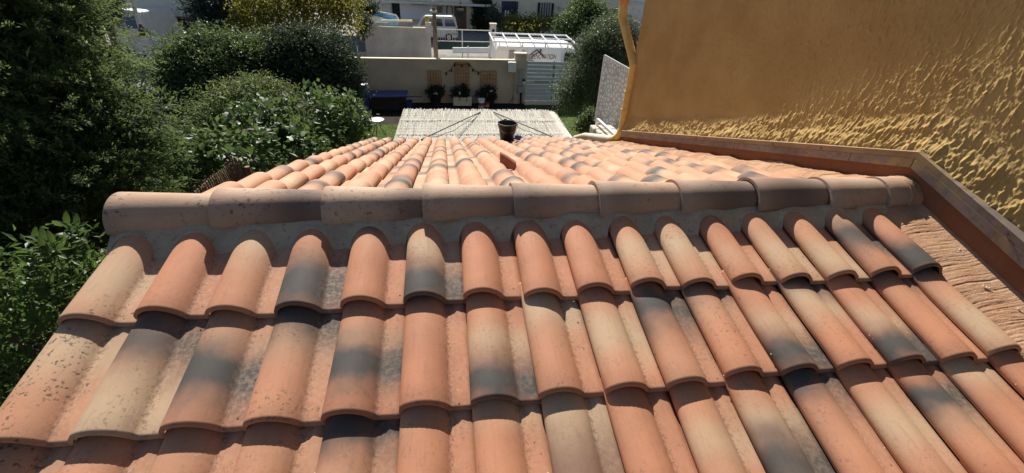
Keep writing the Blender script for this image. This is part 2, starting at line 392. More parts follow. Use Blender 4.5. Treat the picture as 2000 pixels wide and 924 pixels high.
# ================================================================== GROUND
G, STREET = -4.4, -4.38
ground = MB(); ground.add([(-400, -400, G-.03), (400, -400, G-.03), (400, 700, G-.03), (-400, 700, G-.03)], [(0, 1, 2, 3)])
tag(ground.build('ground', M_soil), kind='structure')
lawn = MB(); lawn.add([(-9, 5.2, G), (9.5, 5.2, G), (9.5, 18.9, G), (-9, 18.9, G)], [(0, 1, 2, 3)])
tag(lawn.build('lawn', M_grass_base), kind='structure')
bed = MB(); bed.add([(-9, 15.6, G+.006), (5.1, 15.6, G+.006), (5.1, 18.95, G+.006), (-9, 18.95, G+.006)], [(0, 1, 2, 3)])  # soil strip; the garden wall's shadow is painted in as near-black colour
tag(bed.build('shade_soil_strip', plain('wall_shade_soil', (.03, .026, .02), .95, .1, var=.3, scale=3)), kind='structure')
street = MB(); street.add([(-40, 19.3, STREET+.01), (45, 19.3, STREET+.01), (45, 32, STREET+.01), (-40, 32, STREET+.01)], [(0, 1, 2, 3)])
tag(street.build('street', M_asphalt), kind='structure')
def grass():
    n = 26000; r = np.random.default_rng(3)
    x = r.uniform(-3.5, 9.3, n); y = np.where(x < 5.1, r.uniform(10.5, 15.6, n), r.uniform(10.5, 18.6, n)); P = np.stack([x, y, np.full(n, G)], 1)
    A = unit(np.stack([r.normal(0, .35, n), r.normal(0, .35, n), np.ones(n)], 1)); N = unit(r.standard_normal((n, 3))*[1, 1, .1])
    me = leaves_mesh('grass', [leaf_quads(P, A, N, r.uniform(.04, .09, n), np.full(n, .022), r.random(n))], M_grass)
    tag(link_mesh('grass', me), kind='stuff', label='short green lawn grass growing round the reed covered pergola', cat='grass')
grass()

# ================================================================== THE LOW HOUSE AND ITS TILED ROOF
W, EXP = .22, .393
P1, P2 = .2894, .2794
S1, XF, SEND = .5035, .1921, 5.7081
house = thing('house', 'low house under a mottled terracotta tiled roof with a mortared ridge', 'house', (1.85, 2.0, G))

def prof_z(x, sc, H):
    """outer height of the S tile over its width: steep crown, soft foot, nearly flat pan"""
    a = .068*sc; foot = .158*sc
    if x < a: q = (a-x)/a; return .013+(H-.013)*math.sqrt(max(0, 1-q*q))
    if x < foot:
        q = (x-a)/(foot-a); ell = math.sqrt(max(0, 1-q*q)); co = .5+.5*math.cos(math.pi*q); return H*(.74*ell*(1-q**8)+.26*co) if q < 1 else 0
    q = (x-foot)/(.245-foot); return -.003*math.sin(math.pi*min(1, q)) - .014*max(0, q-.6)
def tile_mesh(chip=0, seed=0, cut=0.0):
    r = random.Random(seed); th = .012
    us = [0, .002, .006, .013, .023, .036, .05, .066, .081, .096, .112, .125, .136, .145, .151, .157, .164, .176, .19, .206, .232]
    vs = [0, .02, .16, .38, .62, .85, .97, 1.0]; V = []; F = []; nu, nv = len(us), len(vs)
    vs = [cut+(1-cut)*v for v in vs]
    for j, v in enumerate(vs):
        for i, x in enumerate(us):
            H = .051+.011*v; sc = .955+.045*v; xx = x*sc if x < .16 else x*(sc+(1-sc)*min(1, (x-.16)/.05))
            z = prof_z(xx, sc, H)+.017*math.exp(-((x-.194)/.019)**2)*max(0, 1-v/.45); y = -v*TILE_L
            if j == 0: y -= chip*max(0, math.sin(i*1.7+seed))*.02 + r.random()*.003*(1 if chip else 0)
            if j == nv-1: z -= .0025; y += .0
            V.append((xx+.005*(1-v), y, z))
    n0 = len(V)
    for j, v in enumerate(vs):
        for i, x in enumerate(us):
            a = V[j*nu+i]
            i0, i1 = max(i-1, 0), min(i+1, nu-1); dx = V[j*nu+i1][0]-V[j*nu+i0][0]; dz = V[j*nu+i1][2]-V[j*nu+i0][2]; l = math.hypot(dx, dz) or 1
            if i == 0: nx, nz = -0.25, .97
            else: nx, nz = -dz/l, dx/l
            V.append((a[0]-nx*th, a[1], a[2]-nz*th))
    sm = []
    for j in range(nv-1):
        for i in range(nu-1):
            a = j*nu+i; F.append((a, a+nu, a+nu+1, a+1)); sm.append(True); b = a+n0; F.append((b, b+1, b+nu+1, b+nu)); sm.append(True)
    for i in range(nu-1):
        a = (nv-1)*nu+i; F.append((a, a+n0, a+n0+1, a+1)); sm.append(False); a = i; F.append((a, a+1, a+1+n0, a+n0)); sm.append(False)
    for j in range(nv-1):
        a = j*nu; F.append((a, a+n0, a+n0+nu, a+nu)); sm.append(False); a = j*nu+nu-1; F.append((a, a+nu, a+nu+n0, a+n0)); sm.append(False)
    m = MB(); m.v = V; m.f = F; m.sm = sm; return m.mesh('roof_tile', M_tile)
TILES = [tile_mesh(0, 0), tile_mesh(.5, 1), tile_mesh(1, 2), tile_mesh(.3, 3)]
TILE_CUT = tile_mesh(0, 0, .64)
DROP = .0245
def tile_matrix(side, X, s_lip, jit=None):
    """side -1 near slope, +1 far slope; X = left crown edge (near) or right crown edge (far); s_lip = distance of the lower edge from the ridge line"""
    p = P1 if side < 0 else P2
    tilt = DROP/EXP; L = TILE_L
    down = Vector((0, side*math.cos(p), -math.sin(p))); nrm = Vector((0, side*math.sin(p), math.cos(p)))
    ly = -(down*math.cos(tilt)+nrm*math.sin(tilt)); lz = (nrm*math.cos(tilt)-down*math.sin(tilt)); lx = Vector((1, 0, 0)) if side < 0 else Vector((-1, 0, 0))
    if jit:
        R = Matrix.Rotation(jit[0], 3, nrm); ly = R @ ly; lx = R @ lx; X += jit[1]; s_lip += jit[2]
    lip = Vector((X, 0, 0))+down*s_lip+nrm*(.004+(jit[3] if jit else 0))
    o = lip + ly*L
    return Matrix(((lx.x, ly.x, lz.x, o.x), (lx.y, ly.y, lz.y, o.y), (lx.z, ly.z, lz.z, o.z), (0, 0, 0, 1)))
def tile_props(o, g=(0, .5, .2), s=(0, .5, .2), pale=0, lich=.25, dust=.3):
    o['ga'], o['gp'], o['gw'] = [float(x) for x in g]; o['sa'], o['sp'], o['sw'] = [float(x) for x in s]; o['pale'] = float(pale); o['lich'] = float(lich); o['dust'] = float(dust)
_ = 0
NEAR = [  # per course: (grey amount,pos,width),(sand amount,pos,width),pale,lichen  as photographed, ridge course first
 [((0,.5,.2),(.7,.62,.3),.8,.9), ((0,0,.2),(.0,.2,.2),.15,.1), ((.0,.7,.2),(.75,.28,.28),.25,.2), ((.95,.78,.33),(0,.3,.2),.25,.25), ((.6,.1,.16),(.2,.3,.2),.05,.1), ((.95,.86,.26),(.85,.48,.22),.1,.3), ((0,.5,.2),(.25,.05,.2),.0,.1), ((.45,.14,.14),(.3,.25,.2),.05,.1),
  ((0,.5,.2),(.1,.5,.3),0,.1), ((0,.5,.2),(.8,.62,.28),.1,.3), ((0,.5,.2),(.9,.56,.3),.25,.4), ((.7,.14,.18),(.3,.75,.2),.1,.2), ((0,.5,.2),(.7,.7,.3),.4,.3), ((0,.5,.2),(.8,.85,.26),.4,.2), ((.85,.55,.26),(.8,.12,.28),.3,.1), ((.95,.84,.24),(.1,.4,.2),.1,.1)],
 [((.45,.05,.2),(.85,.38,.26),.45,.9), ((.8,.34,.28),(.9,.85,.36),.3,.4), ((.95,.66,.26),(.3,.4,.2),.3,.4), ((.85,.24,.26),(.3,.48,.15),.3,.5), ((.95,.62,.23),(.4,.45,.15),.05,.15), ((.55,.1,.13),(.1,.4,.2),.02,.15), ((.95,.88,.24),(.7,.55,.2),.05,.2), ((0,.5,.2),(.9,.26,.3),.2,.3),
  ((0,.5,.2),(.9,.55,.28),.1,.2), ((.9,.34,.26),(.1,.9,.3),.25,.25), ((.75,.2,.17),(.25,.4,.2),.15,.4), ((.9,.86,.2),(.65,.58,.2),.05,.15), ((.95,.14,.2),(.85,.42,.2),.05,.15), ((.95,.86,.2),(.7,.6,.18),.0,.15), ((.75,.1,.17),(.1,.4,.2),.1,.2), ((.95,.1,.2),(.85,.75,.32),.3,.2)],
 [((0,.5,.2),(.5,.1,.2),.2,.8), ((0,.5,.2),(.2,.3,.3),.0,.3), ((.0,.5,.2),(.2,.3,.2),.1,.3), ((0,.5,.2),(.2,.3,.2),.05,.3), ((.85,.22,.18),(.2,.5,.2),.1,.2), ((0,.5,.2),(.5,.15,.15),.1,.2), ((0,.5,.2),(.7,.16,.17),.1,.2), ((.5,.62,.3),(.9,.28,.3),.4,.2),
  ((0,.5,.2),(.1,.4,.2),.0,.2), ((0,.5,.2),(.7,.55,.25),.05,.2), ((.85,.75,.25),(.8,.5,.2),.0,.2), ((.95,.17,.28),(.1,.6,.2),.1,.3), ((.0,.2,.2),(.8,.6,.3),.05,.2), ((.9,.42,.2),(.4,.6,.2),.0,.2), ((.0,.2,.2),(.9,.22,.2),.1,.2), ((.3,.1,.2),(.2,.6,.2),.05,.2)]]
rt = random.Random(11)
for c in range(3):
    for j in range(16):
        jit = (rt.gauss(0, .009), rt.gauss(0, .0022), rt.gauss(0, .005), rt.gauss(0, .0014))
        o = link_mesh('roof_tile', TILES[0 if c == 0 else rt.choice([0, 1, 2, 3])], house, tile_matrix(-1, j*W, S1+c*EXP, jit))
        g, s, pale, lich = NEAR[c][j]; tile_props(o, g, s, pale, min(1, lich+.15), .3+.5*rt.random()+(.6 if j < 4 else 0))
for m in range(15):
    for k in range(16):
        jit = (rt.gauss(0, .006), rt.gauss(0, .002), rt.gauss(0, .005), rt.gauss(0, .0015))
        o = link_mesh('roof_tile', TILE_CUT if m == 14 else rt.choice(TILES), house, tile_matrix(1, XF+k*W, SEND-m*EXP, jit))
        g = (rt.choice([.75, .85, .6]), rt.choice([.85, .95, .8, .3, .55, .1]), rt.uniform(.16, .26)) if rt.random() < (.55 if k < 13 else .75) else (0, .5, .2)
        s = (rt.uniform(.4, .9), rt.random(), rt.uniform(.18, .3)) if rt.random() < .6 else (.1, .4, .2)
        tile_props(o, g, s, .35+rt.random()*.5, .1, .3)  # far tiles paler: washed-out sunlight put into their colour
# one more course just below the frame, and the house body
m = MB()
for j in range(16):
    M = tile_matrix(-1, j*W, S1+3*EXP); b = len(m.v)
    m.v += [tuple(M @ v.co) for v in TILES[0].vertices]; m.f += [tuple(i+b for i in p.vertices) for p in TILES[0].polygons]; m.sm += [p.use_smooth for p in TILES[0].polygons]
lower = m.build('tile_course', M_tile, house, kind='stuff'); tile_props(lower)
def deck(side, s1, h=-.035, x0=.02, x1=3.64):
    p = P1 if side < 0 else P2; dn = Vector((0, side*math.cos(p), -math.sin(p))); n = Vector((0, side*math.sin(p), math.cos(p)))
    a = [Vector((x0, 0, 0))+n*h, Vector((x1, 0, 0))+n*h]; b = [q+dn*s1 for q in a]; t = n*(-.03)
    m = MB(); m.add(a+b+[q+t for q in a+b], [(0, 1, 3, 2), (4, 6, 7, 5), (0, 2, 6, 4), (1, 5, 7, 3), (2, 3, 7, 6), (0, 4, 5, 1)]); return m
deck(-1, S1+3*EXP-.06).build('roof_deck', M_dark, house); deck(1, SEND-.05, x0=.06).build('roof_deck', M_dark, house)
hb = MB()
yn, yf = -(S1+3*EXP-.15)*math.cos(P1), (SEND-.3)*math.cos(P2)
poly = [(yn, G), (yf, G), (yf, -math.tan(P2)*yf-.12), (0, -.10), (yn, math.tan(P1)*yn-.12)]
hb.prism(poly, (0, 1, 0), (0, 0, 1), (.12, 0, 0), (3.5, 0, 0)); hb.build('house_wall', M_beige, house)

# mortar bed under the ridge: scalloped over the near crowns
def scallop(side, x0, x1, top_y, top_z, foot, up, name):
    p = P1 if side < 0 else P2; dn = Vector((0, side*math.cos(p), -math.sin(p))); n = Vector((0, side*math.sin(p), math.cos(p)))
    nx = 420; xs = np.linspace(x0, x1, nx); nv = 9; V = []; F = []
    wob = fnoise(nx, 16, 9, 2, 0, 5)
    for i, x in enumerate(xs):
        if side < 0: u = x % W
        else: u = (XF-x) % W
        h = prof_z(u, .965, .053)
        A = Vector((x, side*(.082+.004*wob[i, 0]), .012)); Bp = dn*(foot+.006*wob[i, 3]-1.75*max(0, h-.004))+n*(h-.019)
        Bp.x = x
        for k in range(nv):
            t = k/(nv-1); q = A.lerp(Bp, t); q += (dn*.35+n*.9)*(.003*math.sin(math.pi*t)+.004*wob[i, 4+k % 8]*math.sin(math.pi*min(1, t*1.2))); V.append(q)
        q = dn*(foot-.05)+n*(-.06); q.x = x; V.append(q)
    nv += 1
    for i in range(nx-1):
        for k in range(nv-1):
            a = i*nv+k; F.append((a, a+1, a+nv+1, a+nv) if side < 0 else (a, a+nv, a+nv+1, a+1))
    m = MB(); m.add(V, F, True); return m.build(name, M_mortar, house)
scallop(-1, -.02, 3.52, 0, 0, .205, 0, 'ridge_mortar')
scallop(1, -.02, 3.52, 0, 0, .18, 0, 'ridge_mortar')
m = MB(); m.box((1.75, 0, -.05), (3.5, .15, .10)); m.build('ridge_core', M_mortar, house)
# ridge tiles: big end to the left, small end slipped under the next one
def ridge_tile_mesh(L, r0, r1, th=.014):
    m = MB(); na, nl = 22, 7; V = []
    for lay in (0, 1):
        for i in range(nl):
            t = i/(nl-1); r = (r0+(r1-r0)*t) - (th if lay else 0)
            for k in range(na+1):
                a = math.pi*(-.03+1.06*k/na); V.append((t*L, -math.cos(a)*r*1.0, math.sin(a)*r*.98))
    n1 = na+1; off = nl*n1; F = []; 
    for i in range(nl-1):
        for k in range(na):
            a = i*n1+k; F.append((a, a+n1, a+n1+1, a+1)); b = a+off; F.append((b, b+1, b+n1+1, b+n1))
    ns = len(F)
    for k in range(na):
        F.append((k, k+1, k+1+off, k+off)); a = (nl-1)*n1+k; F.append((a, a+off, a+off+1, a+1))
    for i in range(nl-1):
        a = i*n1; F.append((a, a+off, a+off+n1, a+n1)); a = i*n1+na; F.append((a, a+n1, a+n1+off, a+off))
    m.add(V, F, True); m.sm = [i < ns for i in range(len(F))]
    return m.mesh('ridge_tile', M_ridge)
RM = ridge_tile_mesh(.455, .115, .085); RL = ridge_tile_mesh(.40, .112, .086); RS = ridge_tile_mesh(.20, .106, .098)
joints = [-.022, .345, .765, 1.172, 1.565, 1.953, 2.352, 2.748, 3.138, 3.478]
rp = [(.1,.3,.1,.5,.8), (1.0,.34,.13,.15,.7), (.85,.37,.10,.3,.55), (.55,.4,.1,.2,.35), (.6,.05,.12,.3,.2), (.4,.1,.1,.4,.35), (.95,.30,.24,.1,.35), (.95,.22,.22,.15,.15), (.2,.3,.2,.3,.2), (.1,.1,.1,.5,.1)]
for i, x in enumerate(joints):
    lift = .004*(i % 2)
    M = Matrix.Translation((x, rt.gauss(0, .002), -.002+lift)) @ Matrix.Rotation(rt.gauss(0, .006), 4, 'Z') @ Matrix.Rotation(math.radians(-1.3), 4, 'Y')
    o = link_mesh('ridge_tile', RL if i == 0 else RM if i < 9 else RS, house, M)
    o['ga'], o['gp'], o['gw'], o['sand'], o['lich'] = [float(q) for q in rp[i]]; o['ga'] = o['ga']*.8
# rough red mortar block closing the ridge against the wall
def lump(nx, ny, f, mat, name, parent, kind=None):
    V = np.array([f(i/(nx-1), j/(ny-1)) for i in range(nx) for j in range(ny)])
    ii, jj = np.meshgrid(np.arange(nx-1), np.arange(ny-1), indexing='ij'); a = (ii*ny+jj).ravel()
    F = np.stack([a, a+ny, a+ny+1, a+1], 1); me = np_mesh(name, V, F, mat)
    o = link_mesh(name, me, parent)
    if kind: o['kind'] = kind
    return o
cn = fnoise(40, 60, 1.2, 5, .5, 21); cn2 = fnoise(40, 60, 4, 6, 0, 22)
def capf(u, v):
    x = 3.60+.075*u; a = math.pi*(-.10+1.2*v); i, j = int(u*39), int(v*59)
    r = .108*(1.0-.10*(u > .98)) + .003*cn2[i, j]
    y = -math.cos(a)*r*1.06; z = math.sin(a)*r*1.02
    rough = min(1, max(0, (z-.035)/.04)); k = .006*abs(cn[i, j])*rough
    if u <= 0: y *= .9; z *= .9
    return (x, y, z-k)
lump(40, 60, capf, M_redmortar, 'ridge_end_cap', house)
m = MB(); m.prism([(math.cos(a)*.112, math.sin(a)*.107) for a in np.linspace(-.3, math.pi+.3, 24)], (0, 1, 0), (0, 0, 1), (3.672, 0, 0), (.02, 0, 0)); m.build('ridge_end_cap', M_redmortar, house)
# mortar valley strips beside the tall wall
def strip(side, s0, s1, name, seed):
    p = P1 if side < 0 else P2; dn = Vector((0, side*math.cos(p), -math.sin(p))); n = Vector((0, side*math.sin(p), math.cos(p)))
    ns = int((s1-s0)/.0025); nx = 30; wave = fnoise(ns, 40, .9, 7, .05, seed); grit = fnoise(ns, 40, .8, .5, 0, seed+7); big = fnoise(ns, 40, 16, 8, 0, seed+1); edge = fnoise(ns, 4, 13, 1, 0, seed+2)[:, 0]; edge2 = fnoise(ns, 4, 4, 1, 0, seed+3)[:, 0]
    base = .0 if side < 0 else .06
    V = np.zeros((ns, nx, 3))
    x0 = 3.44 if side < 0 else 3.40
    for i in range(ns):
        s = s0+(s1-s0)*i/(ns-1)
        for k in range(nx):
            u = k/(nx-1); x = x0+(3.705-x0)*u
            if side < 0:
                h = .030-.045*math.exp(-u*9)+.035*max(0, u-.65)/.35
                h += -.0011*max(0, wave[i, k]-.1)+.0004*grit[i, k] + .0010*big[i, k]
            else:
                h = base*min(1, u*3.2)+.02*(u > .0)-.04*math.exp(-u*10) + .0012*wave[i, k]*min(1, u*3) + .005*big[i, k]
                if u > .78: h = base+.02+.006*edge[i]+.003*edge2[i]+.005*big[i, k]
            q = dn*s+n*h; V[i, k] = (x+.004*edge[i]*(u < .3), q.y, q.z)
    ii, jj = np.meshgrid(np.arange(ns-1), np.arange(nx-1), indexing='ij'); a = (ii*nx+jj).ravel()
    F = np.stack([a, a+nx, a+nx+1, a+1], 1) if side < 0 else np.stack([a, a+1, a+nx+1, a+nx], 1)
    if side < 0: F = F[:, ::-1] if False else F
    return link_mesh(name, np_mesh(name, V.reshape(-1, 3), F, M_redmortar), house)
strip(-1, .02, 1.75, 'valley_mortar', 41); strip(1, .0, 3.85, 'valley_mortar', 51)
# small crumbs of plaster lying on the near mortar and tiles
def crumbs():
    m = MB(); r = random.Random(5)
    def crumb(c, s):
        m.add([Vector(c)+Vector((a*s*(.6+r.random()*.6), b*s*(.6+r.random()*.6), e*s*(.4+r.random()*.5))) for a, b, e in ((1, 0, 0), (-1, 0, 0), (0, 1, 0), (0, -1, 0), (0, 0, 1), (0, 0, -1))], [(0, 2, 4), (2, 1, 4), (1, 3, 4), (3, 0, 4), (2, 0, 5), (1, 2, 5), (3, 1, 5), (0, 3, 5)])
    dn = Vector((0, -math.cos(P1), -math.sin(P1))); n = Vector((0, -math.sin(P1), math.cos(P1)))
    for x, s, q in [(3.62, .40, .006), (3.625, .415, .007), (3.55, .60, .007), (3.556, .61, .008), (3.565, .615, .006), (3.60, .72, .006), (3.605, .735, .005), (3.62, .78, .006), (3.59, .79, .004), (3.63, .86, .005)]:
        crumb(Vector((x, 0, 0))+dn*s+n*.034, q)
    for k in range(46):
        j = r.randrange(16); x = j*W+r.choice([.004, .215, .2, .19])+r.uniform(-.01, .01); crumb(Vector((x, 0, 0))+dn*r.uniform(.32, 1.2)+n*.016, r.uniform(.0015, .004))
    tag(m.build('mortar_crumbs', plain('pale_crumbs', (.62, .54, .40), .9, .1)), 'pale crumbs of dried mortar scattered over the front tiles', 'crumbs', kind='stuff')
crumbs()

# vent tile standing proud of the rear slope
def vent():
    dn = Vector((0, math.cos(P2), -math.sin(P2))); n = Vector((0, math.sin(P2), math.cos(P2))); X = Vector((1, 0, 0))
    ax = (X*.95-dn*.10).normalized(); sd_ = ax.cross(n).normalized(); c0 = Vector((1.695, 0, 0))+dn*1.44; na, nl = 18, 7; m = MB(); outer = []; inner = []
    for i in range(nl):
        t = i/(nl-1); hg = .130-.075*t**1.2; wd = .058+.004*t
        for k in range(na+1):
            a = math.pi*k/na
            for lst, th in ((outer, 0), (inner, .011)): lst.append(c0+ax*(.125*t)+sd_*(-math.cos(a)*(wd-th))+n*(math.sin(a)**.8*(hg-th)+.01))
    N1 = na+1; F = []
    for i in range(nl-1):
        for k in range(na): a = i*N1+k; F += [(a, a+1, a+N1+1, a+N1), (a+nl*N1, a+nl*N1+N1, a+nl*N1+N1+1, a+nl*N1+1)]
    m.add(outer+inner, F, True); m.add(outer[:N1]+inner[:N1], [(k, k+N1, k+1+N1, k+1) for k in range(na)]); m.add(outer[-N1:], [tuple(range(N1))])
    o = m.build('vent_tile', plain('plain_terracotta', (.46, .19, .10), .75, .25, var=.1), house); return o
vent()

# ================================================================== TALL OCHRE HOUSE AGAINST THE ROOF
XW, YC = 3.70, 3.80
tall = thing('tall_house', 'tall ochre roughcast house wall rising beside the tiled roof', 'house', (6.2, -1, G))
def trim_z(y): return .215+(.2905*-y if y > 0 else .315*y)+.0
def roughcast():
    d = .0035; y0 = -1.15; NY, NZ = int((YC-y0)/d), 520
    # drip-like splashes dragged downwards, plus knobs; the sheet follows the slope of the flashing
    a = fnoise(NY, NZ, 1.15, 5.5, math.radians(4), 61); b = fnoise(NY, NZ, 1.2, 2.2, math.radians(4), 62); c = fnoise(NY, NZ, 40, 40, 0, 63); e = fnoise(NY, NZ, .7, .9, 0, 64); wob = fnoise(NY, NZ, 14, 7, 0, 65); k1 = fnoise(NY, NZ, 2.2, 7, .2, 66)
    iy = np.concatenate([np.arange(0, 640), np.arange(640, NY, 2)]); iz = np.concatenate([np.arange(0, 260), np.arange(260, NZ, 2)])
    g = np.ix_(iy, iz); a, b, c, e, wob, k1 = a[g], b[g], c[g], e[g], wob[g], k1[g]
    Y = (y0+d*iy)[:, None]; dz = (-.035+d*iz)[None]; zt = np.where(Y > 0, .215-.2905*Y, .215+.315*Y)+.035
    a = a+.40*c+.25*k1
    h = .0040*np.clip(a-1.0, 0, .9)+.0030*np.clip(b-1.15, 0, 1.0)+.00050*e+.00040*b
    fl = np.clip(1-(dz+.012*wob)/.19, 0, 1); fl = fl*(Y > -.25)+fl*np.clip(1+(Y+.25)/.6, 0, 1)*(Y <= -.25)
    flare = np.where(dz > -.01, .055*fl**1.3, 0)
    h = h*(1+.5*np.clip(fl*2, 0, 1))+np.clip(fl*2, 0, 1)*(.0016*b+.0012*a)
    Z = zt+dz; X = XW-h-flare; ny, nz = X.shape
    V = np.stack([X, np.broadcast_to(Y, X.shape), np.broadcast_to(Z, X.shape)], -1).reshape(-1, 3)
    ii, jj = np.meshgrid(np.arange(ny-1), np.arange(nz-1), indexing='ij'); q = (ii*nz+jj).ravel()
    return np_mesh('roughcast_wall', V, np.stack([q, q+1, q+nz+1, q+nz], 1), M_ochre)
link_mesh('roughcast_wall', roughcast(), tall)
m = MB(); m.prism([(-6, G), (YC, G), (YC, 1.05), (-6, 1.05+.296*9.8)], (0, 1, 0), (0, 0, 1), (XW+.012, 0, 0), (6, 0, 0)); m.build('house_wall', M_ochre, tall)
# roof of the tall house: its verge overhangs the wall and shades it
ez = .93
def verge_o(y): return .15-.018*(YC-y) if y > -.6 else .05  # unseen overhang, tapered to shape the shadow edge on the wall
m = MB(); ys = [4.35, 3.8, 2.5, 1.2, 0, -1, -6]; V = []
for y in ys:
    z = ez+.296*(YC-y)
    V += [(XW-verge_o(min(y, 3.8)), y, z), (XW+6.3, y, z), (XW-verge_o(min(y, 3.8)), y, z+.12), (XW+6.3, y, z+.12)]
F = [(0, 1, 3, 2), (24, 26, 27, 25)]
for i in range(6):
    a = i*4; b = a+4; F += [(a, b, b+1, a+1), (a+2, a+3, b+3, b+2), (a, a+2, b+2, b), (a+1, b+1, b+3, a+3)]
m.add(V, F); m.build('roof', M_roof_far, tall)
# flashing against the wall: red face below, bead and trim strip above, on both slopes
def flash(side):
    y0, y1 = (0, 3.62) if side > 0 else (0, -1.9)
    k = .2905 if side > 0 else -.315
    def zz(y): return .215-k*y
    def roofz(y): return -math.tan(P2)*y if side > 0 else math.tan(P1)*y
    m = MB(); n = 2; V = []
    for y in (y0, y1):
        V += [(3.660, y, roofz(y)-.08), (3.660, y, zz(y)-.045), (3.71, y, zz(y)-.045), (3.71, y, roofz(y)-.08)]
    m.add(V, [(0, 1, 5, 4), (1, 2, 6, 5), (2, 3, 7, 6), (0, 4, 7, 3), (0, 3, 2, 1), (4, 5, 6, 7)]); m.build('flashing_face', M_band, tall)
    edges = [0, .34, 1.35, 2.4, 3.62] if side > 0 else [0, -.62, -1.3, -1.9]
    for a, b in zip(edges[:-1], edges[1:]):
        s = .002 if side > 0 else -.002
        m = MB(); V = []
        for y in (a+s, b-s): V += [(3.624, y, zz(y)-.052), (3.620, y, zz(y)-.004), (3.70, y, zz(y)-.004), (3.70, y, zz(y)-.052)]
        m.add(V, [(0, 1, 5, 4), (1, 2, 6, 5), (2, 3, 7, 6), (0, 4, 7, 3), (0, 3, 2, 1), (4, 5, 6, 7)]); m.build('trim_strip', M_trim, tall)
    m = MB(); V = []
    for y in (y0, y1): V += [(3.622, y, zz(y)-.002), (3.619, y, zz(y)+.031), (3.626, y, zz(y)+.034), (3.70, y, zz(y)+.036), (3.70, y, zz(y)-.002)]
    m.add(V, [(0, 1, 6, 5), (1, 2, 7, 6), (2, 3, 8, 7), (3, 4, 9, 8), (4, 0, 5, 9), (0, 4, 3, 2, 1), (5, 6, 7, 8, 9)]); m.build('trim_bead', M_trim2 if side > 0 else M_trim, tall)
    m = MB()
    for y in ([.55, .95, 1.9, 2.8] if side > 0 else [-.5, -1.1]): m.tube([(3.616, y, zz(y)+.014), (3.624, y, zz(y)+.011)], .006, 8)
    m.build('nail_head', M_dark, tall)
flash(1); flash(-1)
# rainwater pipe
def pipe():
    m = MB(); R = .055
    A = at(1219, 3, 4.25); B = at(1215, 36, 4.22); C = at(1219, 46, 4.18); D = at(1239, 126, 3.74); F_ = Vector((D.x-.006, D.y, at(1211, 258, 3.74).z)); E = D.lerp(F_, .2)
    m.tube([A+Vector((0, 0, .3)), A, B], R, 12).tube([B, C, D.lerp(C, .03), D+Vector((0, 0, -.02))], R, 12).tube([D+Vector((0, 0, .01)), E, F_], R, 12)
    o = m.build('downpipe', M_pipe, tall)
    for t in (.25, .58, .98): q = E.lerp(F_, t); dd = (F_-E).normalized()*.02; m = MB(); m.tube([q-dd, q+dd], R*1.14, 12); m.build('pipe_clip', M_pipe, o)
    m = MB(); m.lathe([(.045, -.12), (.07, 0), (.085, .06), (.085, .1)], A+Vector((0, 0, .02)), 12); m.build('outlet_funnel', plain('orange_outlet', (.55, .27, .11), .6, .3), o)
    # elbow then the pale pipe lying along the verge of the low roof
    n = Vector((0, math.sin(P2), math.cos(P2))); dn = Vector((0, math.cos(P2), -math.sin(P2)))
    g0 = F_; g1 = F_+Vector((-.03, .02, -.07)); s_ = g1.y/math.cos(P2)
    e0 = Vector((3.63, 0, 0))+dn*(4.02)+n*.10; e1 = Vector((3.66, 0, 0))+dn*5.35+n*.09; e2 = Vector((3.60, 0, 0))+dn*5.72+n*.03
    m = MB(); m.tube([g0, g1, e0.lerp(g1, .4)+Vector((0, 0, -.02)), e0], R*1.0, 12); m.build('pipe_elbow', M_pipe, o)
    m = MB(); m.tube([e0, e0.lerp(e1, .5), e1, e2], R*.85, 12); m.build('verge_pipe', M_whitepipe, o)
    m = MB(); m.tube([at(1207, 276, 3.80), at(1222, 272, 3.66)], .03, 8); m.build('pipe_shoe', M_trim2, o)
pipe()

# ================================================================== THINGS ON THE ROOF
def bucket():
    dn = Vector((0, math.cos(P2), -math.sin(P2))); b = Vector((2.235, 0, 0))+dn*4.85+Vector((0, 0, .035))
    T = thing('bucket', 'black builders bucket standing on the rear roof slope', 'bucket', b)
    m = MB(); m.lathe([(.001, .004), (.098, .0), (.104, .01), (.142, .262), (.150, .264), (.152, .285), (.147, .287), (.140, .26), (.100, .02), (.001, .02)], b, 28); m.build('bucket_body', M_black, T)
    m = MB(); pts = []
    for k in range(15):
        a = math.pi*k/14; pts.append(b+Vector((-.152*math.cos(a), -.155*math.sin(a)*.72-.01, .27-.150*math.sin(a)*.75)))
    m.tube(pts, .004, 6); m.build('handle', M_metal, T)
    m = MB(); m.box(b+Vector((-.02, .148, .293)), (.05, .012, .03)); m.build('pouring_lip', M_metal, T)
    p = Vector((2.315, 0, 0))+dn*4.40+Vector((0, 0, .115))
    T = thing('crumpled_packet', 'small blue crumpled packet lying at the foot of the black bucket', 'packet', p)
    r = np.random.default_rng(4); m = MB(); nu, nv = 12, 8; V = []
    for i in range(nv+1):
        for k in range(nu):
            th = math.pi*i/nv; ph = 2*math.pi*k/nu; rr = .052*(1+.28*r.standard_normal()*math.sin(th)); V.append(p+Vector((rr*math.sin(th)*math.cos(ph)*1.0, rr*math.sin(th)*math.sin(ph), rr*.72*math.cos(th))))
    F = [(i*nu+k, i*nu+(k+1) % nu, (i+1)*nu+(k+1) % nu, (i+1)*nu+k) for i in range(nv) for k in range(nu)]
    m.add(V, F); m.build('packet_foil', M_blue, T)
    m = MB(); m.lathe([(.012, 0), (.028, .006), (.030, .012), (.020, .016)], p+Vector((-.015, -.02, .038)), 10); m.build('packet_label', M_white, T)
bucket()

